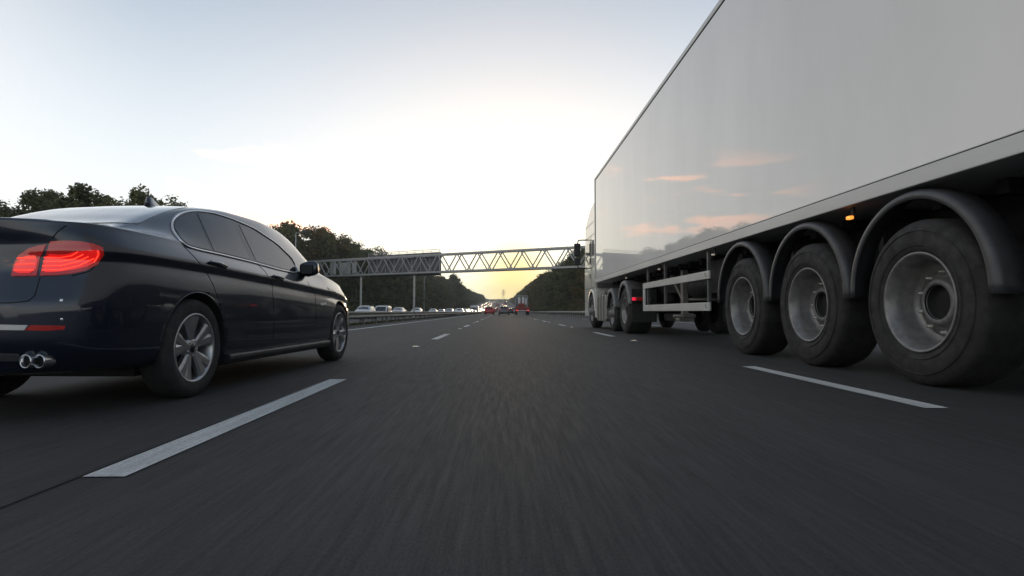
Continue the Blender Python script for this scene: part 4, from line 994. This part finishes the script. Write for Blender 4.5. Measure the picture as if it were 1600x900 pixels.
# ------------------------------------------------------------------ traffic
PC = {'white': (.60, .60, .58), 'silver': (.33, .34, .34), 'grey': (.10, .105, .11), 'black': (.012, .012, .014), 'red': (.42, .012, .012), 'blue': (.03, .06, .14)}
for k, v in list(PC.items()): M['p_'+k] = mat('paint_'+k, v, .3, metal=.3 if k in ('silver', 'grey') else 0, coat=.8)
M['headlit'] = mat('headlamp_lit', (.8, .8, .7), .2, emit=(1, .9, .62), es=2.0)
M['headoff'] = mat('headlamp', (.5, .5, .5), .1, metal=.6)
M['tail2'] = mat('tail_lamp_lit', (.6, .02, .02), .2, emit=(1, .04, .03), es=1.3)
kinds = {'saloon': (SALOON, .375), 'hatchback': (HATCH, .35), 'van': (VAN, .37)}
cache = {}
def traffic_car(kind, colour, lit=False, brake=False):
    S, wr = kinds[kind]; S = dict(S)
    e = empty({'saloon': 'saloon_car', 'hatchback': 'hatchback_car', 'van': 'van'}[kind], (0, -600, 0))
    if kind not in cache:
        sh = car_shell(S, 44, 2); bd = finish_shell(sh, S, 'body', [M['p_white'], M['well']], None, wr, .62)
        t = car_shell(S, 44, 2); bv = BVHTree.FromPolygons([Vector(v) for v in t.v], t.f)
        cache[kind] = (bd, bv); first = True; base = bd
    else:
        base, bv = cache[kind]; first = False
    me = base.data.copy(); me.materials[0] = M['p_'+colour]; bd = bpy.data.objects.new('body', me); COL.objects.link(bd); bd.parent = e
    _, bv = cache[kind]
    def sp(y, z, d=0, sg=1):
        h_, n, _, _ = bv.ray_cast(Vector((2*sg, y, z)), Vector((-sg, 0, 0)))
        if h_ is None: h_, n, _, _ = bv.find_nearest(Vector((.8*sg, y, z)))
        return h_+(n if n.x*sg > 0 else -n)*(.006+d)
    def yp(x, z, sg, d=0):
        h_, n, _, _ = bv.ray_cast(Vector((x, -1 if sg < 0 else 7, z)), Vector((0, 1 if sg < 0 else -1, 0)))
        if h_ is None: h_, n, _, _ = bv.find_nearest(Vector((x, 0 if sg < 0 else S['L'], z)))
        return h_+(n if n.y*sg > 0 else -n)*(.008+d)
    if kind == 'saloon': side = [[(1.25, 1.06), (1.45, 1.29), (2.2, 1.36), (2.2, 1.03)], [(2.28, 1.03), (2.28, 1.36), (2.85, 1.34), (3.5, 1.03)]]; rw_ = (.48, 1.13, 1.38); fw = (.55, 1.08, 1.38); lamp = .85
    elif kind == 'hatchback': side = [[(.45, 1.05), (.5, 1.36), (1.7, 1.39), (1.7, 1.0)], [(1.78, 1.0), (1.78, 1.39), (2.2, 1.36), (2.95, .98)]]; rw_ = (.5, 1.08, 1.38); fw = (.52, 1.05, 1.38); lamp = .9
    else: side = [[(2.7, 1.18), (2.7, 1.78), (3.0, 1.76), (3.8, 1.18)]]; rw_ = (.6, 1.25, 1.75); fw = (.62, 1.22, 1.8); lamp = 1.0
    for poly in side:
        for sg in (1, -1): patch(poly, .3, lambda y, z, d=0: sp(y, z, d, sg), 0).build('side_window', M['glass'], e)
    patch([(-rw_[0]-.08, rw_[1]), (rw_[0]+.08, rw_[1]), (rw_[0], rw_[2]), (-rw_[0], rw_[2])], .25, lambda x, z, d=0: yp(x, z, -1, d), 0).build('rear_window', M['glass'], e)
    patch([(-fw[0]-.08, fw[1]), (fw[0]+.08, fw[1]), (fw[0], fw[2]), (-fw[0], fw[2])], .25, lambda x, z, d=0: yp(x, z, 1, d), 0).build('windscreen', M['glass'], e)
    for sg in (1, -1):
        patch([(sg*.50, .60), (sg*.74, .62), (sg*.76, .70), (sg*.5, .69)], .2, lambda x, z, d=0: yp(x, z, 1, d), 0).build('headlight', M['headlit'] if lit else M['headoff'], e)
        patch([(sg*.56, lamp-.08), (sg*.78, lamp-.08), (sg*.78, lamp+.06), (sg*.56, lamp+.05)], .2, lambda x, z, d=0: yp(x, z, -1, d), 0).build('tail_light', M['tail2'] if brake else M['reflector'], e)
        for a in S['ax']: car_wheel(S['wr'], .2, .2, e, (sg*.78, a, S['wr']), sg, False)
    return e
# vehicles ahead going away
def ahead(kind, colour, px, y, label, brake=True, cat='car', lane=None):
    e = traffic_car(kind, colour, False, brake); e.location = (X_at(px, y), y, H(y)); tag(e, label, cat); return e
ahead('hatchback', 'red', 764.5, 104, 'bright red car ahead in the left lane next to the central barrier')
ahead('hatchback', 'grey', 787.5, 92, 'dark car with pale rear window straight ahead in the middle lane')
ahead('hatchback', 'black', 797.5, 150, 'small dark car between the middle lane car and the red flatbed lorry')
# red flatbed lorry with box frame
yl = 103; xl = X_at(816.5, yl)
fl = empty('flatbed_lorry', (xl, yl, 0)); tag(fl, 'red flatbed lorry with a pale upright frame far ahead in the right lane', 'lorry')
M['redp'] = mat('red_lorry_paint', (.30, .045, .03), .5, var=.25, vs=3); M['frm'] = mat('pale_frame', (.36, .38, .37), .5)
b = MB(); b.bb(-1.25, 1.25, 0, 6, .95, 1.45); b.build('flatbed', M['redp'], fl, bevel=.03)
b = MB(); b.bb(-1.25, 1.25, -.05, .0, .62, .9); b.build('rear_bar', M['redp'], fl)
b = MB(); b.bb(-1.2, 1.2, -.08, -.05, .70, .82); b.build('reflective_strip', M['p_white'], fl)
b = MB(); b.bb(-.62, .42, 1, 5, 1.45, 2.05); b.build('load', M['redp'], fl, bevel=.05)
b = MB(); b.bb(-1.2, 1.2, 6.2, 8.0, .6, 3.0); b.build('cab', M['p_grey'], fl, bevel=.08)
b = MB()
for x in (-1.15, -.5, .1, .75, 1.15)[:5]: b.bb(x-.07, x+.07, 5.9, 6.0, 1.45, 3.55) if x in (-1.15, 1.15) else None
b.bb(-1.22, 1.22, 5.9, 6.0, 3.45, 3.62); b.build('headboard_frame', M['frm'], fl)
b = MB(); b.bb(-.65, -.2, 5.6, 5.9, 1.9, 3.3); b.bb(.1, .55, 5.6, 5.9, 1.9, 3.3); b.bb(.7, 1.0, 5.6, 5.9, 1.9, 3.2); b.build('load', M['p_white'], fl, bevel=.03)
for sg in (1, -1):
    b = MB(); b.bb(sg*.85, sg*1.15, -.1, -.05, .72, .86); b.build('tail_light', M['tail2'], fl)
    for a in (1.2, 2.3, 7.2): car_wheel(.5, .28, .28, fl, (sg*1.05, a, .5), sg, False)
# far traffic uphill, both ways
gq = 'cars queueing in the oncoming lanes'; ga = 'distant cars climbing the hill ahead'
pro = {}
def inst(kind, colour, lit, brake):
    key = (kind, colour, lit, brake)
    if key not in pro: pro[key] = [traffic_car(kind, colour, lit, brake), False]
    p = pro[key]
    if not p[1]: p[1] = True; return p[0]
    return copy_tree(p[0])
cols = ['white', 'silver', 'grey', 'white', 'black', 'silver', 'blue', 'white', 'red']
# first visible queue (outer lane), positions read from the roofs above the barrier
near = [(578, 'hatchback', 'silver', 66, 'silver car nearest in the oncoming queue, first roof above the barrier after the saloon'),
        (604, 'van', 'white', 79, 'white van second in the oncoming queue behind the silver car'),
        (628, 'saloon', 'silver', 90, 'silver saloon third in the oncoming queue behind the white van'),
        (654, 'hatchback', 'white', 103, 'white car fourth in the oncoming queue with a dark windscreen'),
        (679, 'saloon', 'silver', 128, 'silver car fifth in the oncoming queue, left of two close together')]
for px, kd, co, y, lab in near:
    e = inst(kd, co, False, False); e.location = (X_at(px, y), y, H(y)+OZ-(.35 if kd == 'van' else .0)); e.rotation_euler = (0, 0, PI); tag(e, lab, 'van' if kd == 'van' else 'car')
y0s = {-15.2: 150, -11.4: 128, -8.4: 118}
for lane, y in y0s.items():
    while y < 840:
        kd = rnd.choice(['hatchback', 'saloon', 'hatchback', 'saloon', 'van'] if y > 230 else ['hatchback', 'saloon']); e = inst(kd, rnd.choice(cols), rnd.random() < .5, False)
        e.location = (lane+rnd.uniform(-.2, .2), y, H(y)+OZ); e.rotation_euler = (0, 0, PI); tag(e, 'small oncoming vehicle in the long queue stretching up the hill', 'car', gq)
        y += rnd.uniform(7.5, 12)*(1+y/500)
for lane, y in {-3.0: 230, .55: 205, 4.3: 190}.items():
    while y < 830:
        kd = rnd.choice(['hatchback', 'saloon', 'van']); e = inst(kd, rnd.choice(cols), False, True); e.location = (lane+rnd.uniform(-.2, .2), y, H(y)); e.rotation_euler = (0, 0, 0)
        tag(e, 'distant vehicle with red tail lights climbing the hill ahead', 'car', ga); y += rnd.uniform(12, 26)*(1+y/700)
# white lorry in the oncoming queue
yb = 175; e = empty('box_lorry', (X_at(741, yb+4), yb, OZ)); tag(e, 'white box lorry standing taller than the cars in the oncoming queue', 'lorry')
b = MB(); b.bb(-1.1, 1.1, 2.2, 7, 1.0, 2.7); b.build('box', M['p_white'], e, bevel=.05)
b = MB(); b.bb(-1.0, 1.0, 0, 2.0, .5, 2.3); b.build('cab', M['p_white'], e, bevel=.15)
b = MB(); b.bb(-.85, .85, -.03, .02, 1.4, 2.1); b.build('windscreen', M['glass'], e)
for sg in (1, -1):
    for a in (1.0, 5.6): car_wheel(.45, .25, .25, e, (sg*.9, a, .45), sg, False)
# drop unused prototypes and caches
for k, (bd, bv) in cache.items(): bpy.data.objects.remove(bd)
for e, h_, used in protos:
    if not used:
        for c in list(e.children): bpy.data.objects.remove(c)
        bpy.data.objects.remove(e)

# ------------------------------------------------------------------ air
b = MB(); b.bb(-1520, 1520, -62, 2010, -3, 75); hz = b.build('haze', [bpy.data.materials.new('haze')]); tag(hz, kind='stuff')
hm = hz.data.materials[0]; hm.use_nodes = True; hm.node_tree.nodes.remove(hm.node_tree.nodes['Principled BSDF'])
pv = hm.node_tree.nodes.new('ShaderNodeVolumePrincipled'); pv.inputs['Color'].default_value = (.95, .95, .93, 1); pv.inputs['Density'].default_value = .00042; pv.inputs['Anisotropy'].default_value = .3
hm.node_tree.links.new(pv.outputs[0], hm.node_tree.nodes['Material Output'].inputs['Volume'])
sc.cycles.volume_bounces = 0
